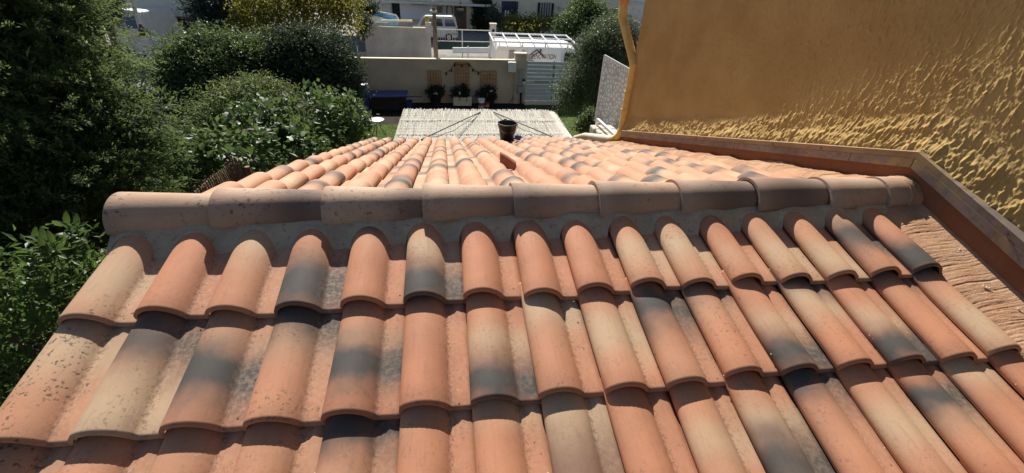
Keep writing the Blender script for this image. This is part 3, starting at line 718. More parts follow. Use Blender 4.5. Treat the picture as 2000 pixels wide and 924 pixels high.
# ================================================================== PERGOLA WITH REED MAT
PZ = -2.0
PA, PB, PC, PD = atz(788, 217, PZ), atz(1088, 217, PZ), atz(770, 272, PZ), atz(1130, 280, PZ)
def pergola():
    T = thing('pergola', 'garden pergola roofed with pale reed matting below the eave', 'pergola', (2.2, 7.6, G))
    r = np.random.default_rng(9)
    y0, y1 = 5.95, (PA.y+PB.y)/2
    def xl(y): return PC.x+(PA.x-PC.x)*(y-PC.y)/(PA.y-PC.y)
    def xr(y): return PD.x+(PB.x-PD.x)*(y-PD.y)/(PB.y-PD.y)
    # reeds running away from the house, in three overlapping lengths
    V = []; F = []; n = 0
    for (a, b, zo) in ((y0, y0+1.2, 0.0), (y0+1.05, y0+2.2, .006), (y0+2.0, y1, .012)):
        N = 340
        for k in range(N):
            u = (k+.5)/N+r.normal(0, .0008); w_ = .0062+.003*r.random(); e = r.normal(0, .03); zz = PZ+zo+.02+r.normal(0, .003)
            ya, yb = a+r.normal(0, .02), b+abs(r.normal(0, .035)) + (.06 if r.random() < .12 else 0); dx = r.normal(0, .02)
            xa = xl(ya)+(xr(ya)-xl(ya))*u; xb = xl(yb)+(xr(yb)-xl(yb))*u+dx
            sag = -.008*math.sin(u*math.pi*4)**2
            ed = -.12*max(0, (u-.9)/.1)**2 if u > .9 else 0
            for (x, y) in ((xa, ya), (xb, yb)):
                V += [(x-w_, y, zz+sag+ed), (x, y, zz+.009+sag+ed), (x+w_, y, zz+sag+ed)]
            F += [(n, n+1, n+4, n+3), (n+1, n+2, n+5, n+4)]; n += 6
    t = NT('reed_matting'); p = t.geo()
    c = t.mix(t.ramp(t.noise(1, 3, .6, t.mapping(p, (140, 6, 20))), .3, .7), (.42, .395, .335), (.68, .66, .60)); c = t.mix(t.math('MULTIPLY', t.ramp(t.noise(2.5, 4, .6, p), .5, .7), .35), c, (.42, .37, .30)); t.set(c, .7, .2)
    m = MB(); m.add(V, F); m.build('reed_mat', t.m, T, kind='stuff')
    m = MB(); m.add([(xl(y0), y0, PZ+.006), (xr(y0)-.1, y0, PZ+.006), (xr(y1-.03)-.1, y1-.03, PZ+.006), (xl(y1-.03)+.01, y1-.03, PZ+.006)], [(0, 1, 2, 3)]); m.build('under_mat', t.m, T)
    m = MB()
    for y in np.linspace(y0+.1, y1-.06, 15): m.tube([(xl(y), y, PZ+.034), ((xl(y)+xr(y))/2, y, PZ+.036), (xr(y)-.05, y, PZ+.03)], .0025, 4)
    m.build('wire', plain('bright_wire', (.62, .60, .55), .4, .5), T)
    for y in (y1-.12, y1-.72, y1-1.1): 
        m = MB(); m.bar((xl(y)+.05, y, PZ-.02), (xr(y)-.08, y, PZ-.02), .05, .05); m.build('purlin', M_offwhite, T)
    for x in (xl(y1)+.12, xr(y1)-.15):
        m = MB(); m.bar((x, y0, PZ-.08), (x, y1-.05, PZ-.08), .07, .09); m.build('side_beam', M_white, T)
    for x in (xl(y1)+.12, xr(y1)-.15):
        for y in (y1-.15, y0+.2):
            m = MB(); m.bar((x, y, G), (x, y, PZ-.13), .07, .07, up=(0, 1, 0)); m.build('post', M_white, T)
    for y in np.linspace(y0+.5, y1-.7, 0): pass
pergola()
def cables():
    ends = [(at(824, 272, 5.5), atz(938, 219, PZ+.05), 'black stay cable running from the left eave to the middle of the reed roof'), (at(1080, 268, 5.6), atz(964, 219, PZ+.05), 'black stay cable running from the right eave to the middle of the reed roof')]
    for a, b, lab in ends:
        T = thing('stay_cable', lab, 'cable', a, 'stay cables over the reed roof')
        m = MB(); m.tube([a, b], .011, 6); m.build('cable', M_cable, T)
        pts = [a.lerp(b, t)+Vector((.02, .05, -.11*math.sin(math.pi*t)**1.0*(1-t*.55)*1.5+.012*math.sin(t*25))) for t in np.linspace(0, 1, 16)]
        m = MB(); m.tube(pts, .006, 5); m.build('slack_cord', M_cable, T)
        m = MB(); m.box(a+Vector((0, -.02, .0)), (.03, .04, .05)); m.build('hook', M_black, T)
cables()

# ================================================================== GARDEN WALL, GATE, TRELLISES
YW = 19.0
def garden_wall():
    T = thing('garden_wall', 'beige rendered garden wall carrying three trellises', 'wall', (0, YW+.1, G))
    x0, x1 = at(640, 113, YW).x, at(1012, 116, YW).x; zl, zr = at(700, 113, YW).z, at(1010, 117, YW).z
    zl0 = zl+(zl-zr)/(at(700, 113, YW).x-x1)*(x0-at(700, 113, YW).x)
    m = MB(); m.prism([(x0, G-.02), (x1, G-.02), (x1, zr-.05), (x0, zl0-.05)], (1, 0, 0), (0, 0, 1), (0, YW, 0), (0, .2, 0)); m.build('wall_panel', M_beige, T)
    m = MB(); m.prism([(x0, zl0-.05), (x1, zr-.05), (x1, zr), (x0, zl0)], (1, 0, 0), (0, 0, 1), (0, YW-.03, 0), (0, .26, 0)); m.build('coping', M_beige2, T)
    p0, p1 = at(1007, 104, YW-.05), at(1029, 104, YW-.05)
    T2 = thing('gate_pillar', 'square beige rendered pillar between the garden wall and the slatted gate', 'pillar', ((p0.x+p1.x)/2, YW, G))
    m = MB(); m.box(((p0.x+p1.x)/2, YW+.1, (G+p0.z-.05)/2), (p1.x-p0.x, .36, p0.z-.05-G)); m.build('pillar_shaft', M_beige, T2)
    m = MB(); m.box(((p0.x+p1.x)/2, YW+.1, p0.z-.02), (p1.x-p0.x+.06, .42, .06)); m.build('pillar_cap', M_beige2, T2, .01)
    b = at(1000, 132, YW-.2); T3 = thing('mailbox', 'white letter box fixed to the garden wall beside the pillar', 'mailbox', b)
    m = MB(); m.box(b, (.36, .2, .38)); m.build('box_body', M_white, T3, .012); m = MB(); m.prism([(-.19, 0), (.19, 0), (.17, .05), (-.17, .05)], (1, 0, 0), (0, 0, 1), b+Vector((0, -.12, .19)), (0, .24, 0)); m.build('box_lid', M_white, T3)
    b = at(1017, 160, YW-.12); T4 = thing('meter_box', 'tall grey utility box on the face of the gate pillar', 'utility box', b)
    m = MB(); m.box(b+Vector((0, 0, .22)), (.2, .1, .75)); m.build('box_body', M_greybox, T4, .01); m = MB(); m.box(b+Vector((.02, -.03, -.33)), (.27, .14, .3)); m.build('box_door', M_greybox, T4, .01)
    m = MB(); m.tube([b+Vector((.05, 0, -.48)), b+Vector((.05, 0, -1.05))], .05, 8); m.build('conduit', M_dark, T4)
    b = at(1023, 162, YW-.2); T5 = thing('wall_lamp', 'small lantern lamp on the pillar next to the gate hinge', 'lamp', b)
    m = MB(); m.lathe([(.02, .14), (.07, .10), (.055, -.06), (.03, -.1)], b, 8); m.build('lamp_glass', M_white, T5); m = MB(); m.lathe([(.001, .2), (.09, .10), (.085, .09)], b, 8); m.build('lamp_top', M_black, T5); m = MB(); m.bar(b+Vector((0, 0, .12)), b+Vector((0, .15, .12)), .02, .02); m.build('bracket', M_black, T5)
    m = MB(); a = at(995, 200, YW-.03); m.bar(a, a+Vector((.62, 0, .75)), .02, .02); o = m.build('leaning_cane', M_wood); tag(o, 'thin cane leaning on the wall left of the gate pillar', 'cane')
garden_wall()
def gate():
    a, b = at(1031, 119, YW), at(1130, 119, YW); zt, zb = a.z, at(1029, 194, YW).z
    T = thing('slatted_gate', 'grey metal driveway gate of wide horizontal slats', 'gate', ((a.x+b.x)/2, YW, G))
    n = 10; h = (zt-zb)/n
    t = None
    for k in range(n):
        z = zb+h*(k+.5); m = MB(); m.box(((a.x+b.x)/2, YW+.02*(k % 2)*.2, z), (b.x-a.x, .03, h-.035)); m.build('slat', M_gate, T)
        if k: 
            m = MB(); m.box(((a.x+b.x)/2, YW+.012, zb+h*k), (b.x-a.x-.02, .02, .024)); m.build('rail', M_white, T)
    for x in (a.x-.03, (a.x+b.x)/2+.05, b.x+.03):
        m = MB(); m.box((x, YW+.01, (zt+zb)/2), (.06, .05, zt-zb+.06)); m.build('stile', M_gate, T)
    m = MB(); q = at(1058, 160, YW-.08); m.box(q, (.72, .06, .07)); m.build('gate_opener', M_greybox, T, .01)
    m = MB(); m.box(((a.x+b.x)/2, YW-.05, G+.06), (b.x-a.x+.2, .5, .12)); o = m.build('gate_threshold', M_beige2); tag(o, 'pale concrete sill under the slatted gate', 'threshold')
gate()
def trellis(tl, br, label, plant):
    a, b = at(*tl, YW-.06), at(*br, YW-.06); wd, hh = b.x-a.x, a.z-b.z
    T = thing('trellis', label, 'trellis', ((a.x+b.x)/2, YW-.06, b.z), 'trellises on the garden wall')
    n, k = 5, max(6, round(hh/(wd/4.2)))
    proto = MB().box((0, 0, 0), (.056, .015, hh)).mesh('lattice_slat', M_latt); proto2 = MB().box((0, 0, 0), (wd, .015, .052)).mesh('lattice_slat', M_latt)
    for i in range(n+1):
        link_mesh('lattice_slat', proto, T, Matrix.Translation((a.x+wd*i/n, YW-.055, (a.z+b.z)/2)))
    for i in range(k+1):
        link_mesh('lattice_slat', proto2, T, Matrix.Translation(((a.x+b.x)/2, YW-.075, b.z+hh*i/k)))
trellis((835, 138), (863, 190), 'left trellis of stained wood lattice on the garden wall', 0)
trellis((888, 122), (916, 178), 'tallest trellis in the middle of the garden wall', 1)
trellis((939, 139), (968, 190), 'right trellis of stained wood lattice nearest the gate pillar', 2)
for i, (px, py, lab, pl, trough) in enumerate([(851, 196, 'dark planter standing under the left trellis', 'dark bushy plant growing in front of the left trellis', 0), (903, 192, 'pinkish trough standing under the tallest trellis', 'dark plant with a white flower before the tallest trellis', 1), (956, 195, 'dark planter standing under the right trellis', 'dark bushy plant growing in front of the right trellis', 0)]):
    b = atz(px, py+12, G); b.y = YW-.45; b.x = at(px, py, YW-.45).x
    T = thing('planter', lab, 'planter', (b.x, b.y, G))
    m = MB()
    if trough: m.box((b.x, b.y, G+.22), (.85, .36, .40)); m.build('planter_body', M_beige2, T, .02)
    else: m.lathe([(.20, 0), (.27, .42), (.30, .42), (.30, .46), (.24, .46), (.2, .3)], (b.x, b.y, G), 14); m.build('planter_body', M_dark, T)
    m = MB(); m.box((b.x, b.y, G+(.415 if trough else .40)), (.4, .3, .03)); m.build('soil', M_soil, T)
    PP = tree('potted_plant', pl, 'plant', (b.x, b.y, G+.42), [(b.x-.05*i, b.y, G+.55, .36+.05*i, .28, .17+.02*i), (b.x+.16-.14*i, b.y, G+.66+.04*(i == 1), .20, .2, .16)], M_darkbush, 44+8*i, 15, .10, .055, 80+i, r0=.02, crown='foliage', clump_r=.06)
    for q in range(3): m = MB(); m.lathe([(.001, .03), (.035, .02), (.03, -.02), (.001, -.03)], (b.x+random.uniform(-.15, .2), b.y-.30, G+.55+random.uniform(0, .2)), 7); m.build('flower', M_white, PP)
def festoon():
    pts = []
    segs = [((868, 142), (888, 124), .03), ((888, 124), (916, 124), .01), ((916, 124), (938, 141), .03)]
    T = thing('string_lights', 'string of small bulbs draped between the three trellises', 'string lights', at(902, 124, YW-.1)); cord = []
    for (a, b, s) in segs:
        A, B = at(*a, YW-.1), at(*b, YW-.1); cord += [A.lerp(B, t)-Vector((0, 0, s*4*math.sin(math.pi*t))) for t in np.linspace(0, 1, 7)]
    m = MB(); m.tube(cord, .012, 5); m.build('cord', M_dark, T)
    for p in cord[1::3]:
        m = MB(); m.lathe([(.02, 0), (.022, -.03), (.045, -.07), (.035, -.11), (.001, -.13)], p, 8); m.build('bulb', M_dark, T)
festoon()
def paint_buckets():
    for px, py, r0, h, ma, lab in [(940, 211, .16, .42, M_white, 'white paint bucket with a red label on the lawn'), (951, 211, .11, .26, M_red, 'smaller dull red pot beside the white paint bucket')]:
        b = atz(px, py, G); T = thing('paint_bucket', lab, 'bucket', b)
        m = MB(); m.lathe([(.001, 0), (r0*.85, 0), (r0, h), (r0*.9, h), (.001, h-.03)], b, 16); m.build('bucket_body', ma, T)
        m = MB(); m.lathe([(r0*.90, h*.3), (r0*.965, h*.62)], b-Vector((0, .004, 0)), 16); o = m.build('label_band', M_red if ma is M_white else M_beige, T); o.scale = (1.0, 1.0, 1.0)
        m = MB(); m.lathe([(r0*1.02, h-.04), (r0*1.05, h-.035), (r0*1.05, h+.01), (r0*.95, h+.01)], b, 16); m.build('rim', M_white if ma is M_white else M_red, T)
paint_buckets()
def shed():
    a, b = at(722, 186, 17.6), at(790, 186, 17.6)
    T = thing('covered_bench', 'dark garden bench box with a blue tarpaulin roof below the wall', 'garden box', ((a.x+b.x)/2, 17.9, G))
    m = MB(); m.box(((a.x+b.x)/2, 18.0, (G+a.z-.05)/2-.0), (b.x-a.x, .8, a.z-.1-G)); m.build('box_body', M_dark, T)
    m = MB(); m.prism([(a.x-.35, a.z-.08), (b.x+.1, a.z-.03), (b.x+.1, a.z), (a.x-.35, a.z-.03)], (1, 0, 0), (0, 0, 1), (0, 17.45, 0), (0, 1.1, 0)); m.build('tarpaulin', M_blue, T)
    m = MB(); m.bar((b.x-.2, 17.5, a.z+.0), (b.x+.75, 17.5, a.z-.02), .05, .04); m.build('pole', M_blue, T)
    m = MB(); m.box((a.x-.28, 17.7, G+.55), (.45, .3, 1.05)); m.build('blue_side_panel', M_blue, T)
    q = at(798, 200, 17.5); m = MB(); m.lathe([(.14, 0), (.17, .45), (.19, .46), (.15, .44)], (q.x, q.y, G), 12); o = m.build('blue_tub', M_blue); tag(o, 'blue plastic tub standing right of the tarpaulin covered bench', 'tub')
    c = atz(735, 233, G+.66); T = thing('garden_table', 'small round pale metal table on the grass beside the fig tree', 'table', (c.x, c.y, G))
    m = MB(); m.lathe([(.001, .0), (.27, .0), (.29, -.015), (.29, -.035), (.26, -.03), (.001, -.02)][::-1], c, 24); m.build('table_top', M_metal, T)
    for k in range(3):
        an = 2.1*k+.4; m = MB(); m.tube([c+Vector((.1*math.cos(an), .1*math.sin(an), -.03)), c+Vector((.12*math.cos(an), .12*math.sin(an), -.35)), Vector((c.x+.30*math.cos(an), c.y+.30*math.sin(an), G))], .012, 6); m.build('leg', M_black, T)
shed()
def screen():
    A, B, C, D = at(1181, 108, 8.3), at(1229, 135, 7.4), at(1229, 255, 7.4), at(1176, 236, 8.3)
    C = Vector((B.x, B.y, at(1215, 258, 7.4).z)); D = Vector((A.x, A.y, at(1176, 236, 8.3).z))
    T = thing('perforated_screen', 'tall white privacy screen cut with pebble shaped holes beside the ochre house', 'screen', (A+B)/2)
    u = (B-A); u.z = 0; Lh = u.length; u.normalize(); nrm = u.cross(Vector((0, 0, 1)))
    t = NT('white_screen_sheet'); p = t.geo(); v = t.n('ShaderNodeTexVoronoi'); v.feature = 'DISTANCE_TO_EDGE'; v.inputs['Scale'].default_value = 10; v.inputs['Randomness'].default_value = .8; t.l(p, v.inputs['Vector'])
    spots = t.ramp(v.outputs['Distance'], .10, .16); t.set(t.mix(spots, (.52, .475, .465), (.82, .78, .76)), .5, .4)
    h = .006; m = MB(); P = [A, B, C, D]; m.add([q-nrm*h for q in P]+[q+nrm*h for q in P], [(0, 1, 2, 3), (7, 6, 5, 4)]); m.build('screen_sheet', t.m, T)
    for a, b in ((A, B), (A, D), (D, C)):
        m = MB(); m.bar(a, b, .03, .03); m.build('screen_frame', M_offwhite, T)
    T2 = thing('white_handrail', 'white stair handrail sloping down beside the perforated screen', 'handrail', at(1180, 250, 7.0))
    a, b, c = at(1167, 233, 7.4), at(1203, 266, 6.4), at(1167, 250, 7.4)
    m = MB(); m.bar(a, b, .06, .05); m.build('rail', M_white, T2)
    m = MB(); m.bar(a, (a.x, a.y, G), .05, .05); m.build('post', M_white, T2)
    T3 = thing('stone_steps', 'grey rubble steps under the white handrail', 'steps', at(1180, 262, 7.2))
    for k in range(4):
        m = MB(); q = at(1165+10*k, 243+8*k, 7.3-.25*k); m.box(q+Vector((.25, 0, -.3)), (.7, .3, .5)); m.build('step', M_grey_render, T3, .03)
screen()
# reed fence behind the left verge
def reed_fence():
    T = thing('reed_fence', 'brown brushwood screen fence behind the left edge of the roof', 'fence', (-1.2, 3.0, G))
    r = random.Random(8); m = MB()
    a, b = at(392, 372, 2.0), at(470, 305, 4.2)
    for k in range(150):
        t = k/149; p = a.lerp(b, t); top = p+Vector((r.gauss(0, .02)-.05, r.gauss(0, .02), r.uniform(-.12, .03))); m.tube([top, Vector((p.x+r.gauss(0, .03)+.04, p.y+.1, -2.6))], [.007, .009], 4)
    m.build('brushwood', M_stick_dark, T, kind='stuff')
    m = MB()
    for k in range(16):
        t = k/15*.6; p = a.lerp(b, t); m.tube([p+Vector((-.03, -.03, .01)), p+Vector((.08, -.05, -.9))], .006, 5)
    m.build('pale_cane', M_stick, T, kind='stuff')
    for z in (.5, 1.2):
        m = MB(); m.tube([a-Vector((0, 0, z)), b-Vector((0, 0, z))], .012, 5); m.build('binding_rail', M_stick_dark, T)
    for p in (a, b):
        m = MB(); m.tube([(p.x+.04, p.y, G), (p.x+.04, p.y, p.z-.15)], .035, 6); m.build('post', M_wood, T)
reed_fence()

# ================================================================== STREET: VANS, BLOCK WALL, HOUSES
def loft_van(T, prof_low, M, width, mat, name='body'):
    """side outline (x along, z up) lofted across the width with a rounded top"""
    ws = [(-.5, .97, 0), (-.49, 1, .0), (-.40, 1, .045), (-.2, 1, .075), (0, 1, .085), (.2, 1, .075), (.40, 1, .045), (.49, 1, 0), (.5, .97, 0)]
    n = len(prof_low); V = []; F = []
    zmax = max(z for x, z in prof_low); zmin = min(z for x, z in prof_low)
    xm = sum(x for x, z in prof_low)/n; zm = (zmax+zmin)/2
    for (wy, sc, up) in ws:
        for x, z in prof_low:
            k = max(0, (z-zmin)/(zmax-zmin)-.45)/.55
            tum = 1-.10*k**2
            V.append(M @ Vector((xm+(x-xm)*sc, wy*width*tum, zm+(z-zm)*sc+(up if z > zmax-.08 else 0))))
    for i in range(len(ws)-1):
        for k in range(n): a = i*n+k; b = i*n+(k+1) % n; F.append((a, b, b+n, a+n))
    m = MB(); m.add(V, F, False); m.add(V[:n], [tuple(reversed(range(n)))]); m.add(V[-n:], [tuple(range(n))]); return m.build(name, mat, T)
def wheel(T, c, M, r=.33):
    m = MB(); q = [M @ Vector((c[0], c[1]+s, c[2])) for s in (-.11, .11)]; m.tube(q, r, 20); o = m.build('wheel', M_rubber, T)
    q = [M @ Vector((c[0], c[1]+s, c[2])) for s in (-.118, .118)]; m = MB(); m.tube(q, r*.6, 14); m.build('hub_cap', M_metal, o)
def panel(M, pts, y, th=.012):
    m = MB(); n = len(pts); A = [M @ Vector((p[0], y, p[1])) for p in pts]; B = [M @ Vector((p[0], y+th, p[1])) for p in pts]
    m.add(A+B, [tuple(range(n)), tuple(range(2*n-1, n-1, -1))]+[(i, (i+1) % n, (i+1) % n+n, i+n) for i in range(n)]); return m
def work_van():
    Y = 21.0; a = at(966, 88, Y); b = at(1130, 87, Y); L = 5.5; H = 2.28; base = Vector((a.x, Y, a.z-H))
    T = thing('work_van', 'white panel van with a ladder rack and RENOVATION lettering on its side', 'van', (a.x+L/2, Y+.95, base.z))
    M = Matrix.Translation(base+Vector((0, 1.0, .03))) @ Matrix.Rotation(math.radians(4), 4, 'X')
    prof = [(.03, .32), (0, .6), (.02, 1.2), (.07, 2.1), (.16, H), (3.85, H), (4.05, H-.05), (4.45, 1.75), (4.65, 1.45), (5.3, 1.18), (5.42, .95), (L, .55), (5.4, .32)]
    loft_van(T, prof, M, 2.0, M_white)
    for x in (.95, 4.55):
        for y in (-.9, .9): wheel(T, (x, y, .33), M)
    yw = -.995
    panel(M, [(3.52, 1.40), (3.55, 2.0), (3.62, 2.10), (4.0, 2.06), (4.38, 1.66), (4.46, 1.40)], yw-.012, .03).build('cab_window', M_glass, T)
    m = MB(); 
    for x0_, x1_, z0_, z1_ in ((3.40, 3.415, .5, 2.16), (1.9, 1.915, .5, 2.16), (4.56, 4.575, .5, 1.5), (.1, 3.4, 1.25, 1.262)): m.add([M @ Vector(q) for q in ((x0_, yw-.006, z0_), (x1_, yw-.006, z0_), (x1_, yw-.006, z1_), (x0_, yw-.006, z1_))], [(0, 1, 2, 3)])
    m.build('door_seam', M_greybox, T)
    m = MB(); m.box(M @ Vector((3.5, yw-.02, 1.25)), (.16, .03, .05)); m.build('door_handle', M_black, T)
    m = MB(); m.box(M @ Vector((4.5, yw-.14, 1.5)), (.10, .2, .26)); m.build('wing_mirror', M_black, T, .02)
    m = MB(); m.add([M @ Vector(q) for q in ((4.1, -.75, H-.06), (4.1, .75, H-.06), (4.6, .82, 1.55), (4.6, -.82, 1.55))], [(0, 1, 2, 3)]); o = m.build('windscreen', M_glass, T); o.location += Vector((.04, 0, .03))
    m = MB(); m.box(M @ Vector((5.46, 0, .5)), (.16, 1.8, .28)); m.build('bumper', M_greybox, T, .04)
    for y in (-.7, .7): m = MB(); m.box(M @ Vector((5.38, y, .92)), (.12, .34, .24)); m.build('headlight', M_metal, T, .03)
    for y in (-.8, .8): m = MB(); m.box(M @ Vector((.01, y, 1.2)), (.05, .12, .4)); m.build('tail_light', M_red, T)
    # rack: three long rails and seven cross bars on feet
    zr = H+.22
    for y in (-1.0, .05, 1.1):
        m = MB(); m.bar(M @ Vector((-.1, y, zr)), M @ Vector((4.12, y, zr)), .07, .07); m.build('rack_rail', M_white, T)
    for k in range(7):
        x = -.08+.69*k; m = MB(); m.bar(M @ Vector((x, -1.03, zr+.006)), M @ Vector((x, 1.13, zr+.006)), .055, .05); m.build('rack_bar', M_white, T)
    for k in range(4):
        x = .25+1.15*k
        for y in (-.86, .86): m = MB(); m.bar(M @ Vector((x, y, H-.06)), M @ Vector((x, y, zr-.03)), .05, .04); m.build('rack_foot', M_black, T)
    # house-roof emblem and lettering
    def chev(x, z, hw, hh, th, mat, y):
        return panel(M, [(x-hw, z), (x, z+hh), (x+hw, z), (x+hw-th*1.25, z), (x, z+hh-th), (x-hw+th*1.25, z)], y, .008).build('roof_emblem', mat, T)
    chev(1.45, 1.20, 1.02, .95, .30, M_logo, yw-.012)
    panel(M, [(.72, 1.55), (.72, 2.12), (1.02, 2.12), (1.02, 1.86)], yw-.013, .008).build('chimney_emblem', M_logo, T)
    panel(M, [(1.28, 1.66), (1.45, 1.80), (1.62, 1.66)], yw-.014, .008).build('roof_emblem', M_logo, T)
    chev(2.12, 1.90, .40, .30, .06, M_logod, yw+.03); chev(2.2, 1.80, .40, .30, .06, M_logod, yw+.02)
    panel(M, [(2.26, 2.10), (2.26, 2.2), (2.35, 2.2), (2.35, 2.04)], yw+.04, .008).build('chimney_emblem', M_logod, T)
    cu = bpy.data.curves.new('lettering', 'FONT'); cu.body = 'RENOVATION'; cu.size = .40; cu.shear = .22; cu.extrude = .003; cu.offset = .004
    tmp = bpy.data.objects.new('tmp', cu); COL.objects.link(tmp); bpy.context.view_layer.update()
    me = bpy.data.meshes.new_from_object(tmp.evaluated_get(bpy.context.evaluated_depsgraph_get())); bpy.data.objects.remove(tmp)
    me.materials.clear(); me.materials.append(M_text)
    wdt = max(v.co.x for v in me.vertices); sx = 1.30/wdt
    pos = at(1037, 114.5, Y-.06)
    for v in me.vertices: x_, y_, z_ = v.co; v.co = (pos.x+x_*sx, Y-.06-z_, pos.z+y_*.80)
    link_mesh('lettering', me, T)
work_van()

def block_wall():
    Y = 30.0; z0 = STREET
    a, b = at(709, 50, Y), at(840, 50, Y)
    T = thing('block_wall', 'grey rendered yard wall with a thin top ledge across the street', 'wall', ((a.x+b.x)/2, Y, z0))
    m = MB(); m.box(((a.x+b.x)/2, Y+.1, (a.z-.08+z0-.3)/2), (b.x-a.x, .2, a.z-.08-z0+.3)); m.build('wall_panel', M_grey_render, T)
    m = MB(); m.box(((a.x+b.x)/2-.1, Y+.1, a.z-.04), (b.x-a.x-.2, .3, .07)); m.build('wall_cap', M_beige2, T)
    m = MB(); m.box((b.x-.12, Y+.1, a.z+.06), (.38, .32, .5)); m.build('end_pillar', M_grey_render, T)
    # clutter behind the wall
    q = at(733, 33, Y+1.2); T2 = thing('white_boat', 'upturned white plastic hull behind the yard wall', 'boat', q)
    m = MB(); m.prism([(-.75, .25), (.9, -.2), (.8, -.35), (-.7, -.35)], (1, 0, 0), (0, 0, 1), q, (0, .8, 0)); m.build('hull', M_white, T2, .05); m = MB(); m.bar(q+Vector((-.75, -.05, .26)), q+Vector((.9, -.05, -.19)), .08, .05); m.build('gunwale', M_offwhite, T2)
    q = at(753, 34, Y+1.6); T2 = thing('blue_paddling_pool', 'light blue plastic pool shell leaning behind the yard wall', 'pool', q)
    m = MB(); m.prism([(-.7, .2), (-.5, .32), (.7, .15), (.85, -.1), (.8, -.45), (-.6, -.45)], (1, 0, 0), (0, 0, 1), q, (0, .5, 0)); m.build('shell', M_cyan, T2, .06); m = MB(); m.tube([q+Vector(p) for p in ((-.72, -.02, .2), (-.5, -.02, .33), (.7, -.02, .16), (.86, -.02, -.1))], .05, 6); m.build('rim', M_white, T2)
    q = at(775, 41, Y+.6); m = MB(); m.box(q, (2.0, .25, .12), M=Matrix.Rotation(-.03, 3, 'Y')); tag(m.build('pale_plank', M_beige2), 'pale board lying along the top of the yard wall', 'board')
    q = at(834, 38, Y+.1); m = MB(); m.lathe([(.001, -.12), (.12, -.12), (.16, .08), (.06, .2), (.001, .22)], q, 12); tag(m.build('yellow_pot', M_yellow), 'small yellow pot on the end pillar of the yard wall', 'pot')
    # blue-grey sheet fence left of it
    a2, b2 = at(640, 68, Y+.3), at(712, 66, Y+.3)
    T3 = thing('sheet_fence', 'blue grey sheet fence left of the yard wall', 'fence', (a2.x, Y+.3, z0))
    for k in range(4):
        x0_, x1_ = a2.x+(b2.x-a2.x)*k/4, a2.x+(b2.x-a2.x)*(k+1)/4; m = MB(); m.box(((x0_+x1_)/2, Y+.3+.01*(k % 2), (a2.z+z0)/2+.2), (x1_-x0_-.02, .04, a2.z-z0-.4)); m.build('sheet', M_bluewall, T3)
    m = MB(); m.box(((a2.x+b2.x)/2, Y+.32, z0+.2), (b2.x-a2.x, .25, .4)); m.build('footing', M_grey_render, T3)
block_wall()
def lamp_pole():
    a, b = at(847, 4, 20.2), at(852, 113, 20.2); T = thing('street_pole', 'weathered wooden street pole with a fan shaped lamp head', 'pole', (b.x, 20.2, STREET))
    m = MB(); m.tube([(b.x, 20.2, STREET), (b.x, 20.2, -1.6), (b.x-.01, 20.2, a.z-.2)], [.11, .10, .085], 10); m.build('pole_shaft', plain('weathered_pole', (.20, .165, .125), .85, .2, var=.25, scale=9), T)
    q = at(846, 16, 20.2); m = MB()
    for s in (-.32, -.16, 0, .16, .32): m.tube([q+Vector((0, 0, -.1)), q+Vector((s, -.05, .28))], .014, 5)
    m.build('lamp_arm', M_metal, T); m = MB(); m.box(q+Vector((0, -.06, -.12)), (.3, .2, .09)); m.build('lamp_head', M_offwhite, T, .02)
lamp_pole()
def yard_gate():
    Y = 30.3; T = thing('yard_gate', 'dark railed gate backed with green screening across the street', 'gate', (at(900, 95, Y).x, Y, STREET))
    a, b = at(846, 57, Y), at(958, 60, Y)
    m = MB(); m.bar(a, b, .05, .05); m.build('top_rail', M_metal, T)
    c, d = at(846, 80, Y), at(958, 82, Y); m = MB(); m.bar(c, d, .04, .04); m.build('mid_rail', M_metal, T)
    for k in range(25):
        t = k/24; p = a.lerp(b, t)
        if k in (0, 12, 24): m = MB(); m.bar(p, (p.x, Y, STREET), .07, .07); m.build('post', M_metal, T)
        elif k < 10: m = MB(); m.bar(p, c.lerp(d, t), .03, .03); m.build('bar', M_metal, T)
    e, f = at(846, 97, Y), at(958, 97, Y); m = MB(); m.add([c+Vector((0, .03, 0)), d+Vector((0, .03, 0)), f+Vector((0, .03, 0)), e+Vector((0, .03, 0)), c+Vector((0, .05, 0)), d+Vector((0, .05, 0)), f+Vector((0, .05, 0)), e+Vector((0, .05, 0))], [(0, 3, 2, 1), (4, 5, 6, 7), (0, 1, 5, 4), (3, 7, 6, 2)]); m.build('green_screen', M_mesh, T)
    Y2 = 28.6; a, b = at(884, 97, Y2), at(957, 97, Y2); T = thing('white_barrier', 'low white swing barrier in front of the green screened gate', 'barrier', ((a.x+b.x)/2, Y2, STREET))
    m = MB(); m.bar(a, b, .12, .26); m.build('barrier_beam', M_white, T); m = MB(); m.bar(at(884, 103, Y2), at(957, 103, Y2), .06, .06); m.build('lower_bar', M_offwhite, T)
    for px in (914, 955): q = at(px, 90, Y2); m = MB(); m.bar(q, (q.x, Y2, STREET), .08, .08); m.build('upright', M_white, T)
    p0 = at(963, 48, 29.6); T = thing('gate_post', 'pale square post standing behind the roof rack of the van', 'post', (p0.x, 29.6, STREET)); m = MB(); m.box((p0.x, 29.6, (p0.z+STREET)/2), (.38, .38, p0.z-STREET)); m.build('post_shaft', M_grey_render, T); m = MB(); m.box((p0.x, 29.6, p0.z+.04), (.46, .46, .08)); m.build('post_cap', M_beige2, T)
    m = MB(); m.box((p0.x, 29.39, p0.z-.35), (.16, .03, .16)); m.build('bell_plate', M_dark, T)
yard_gate()
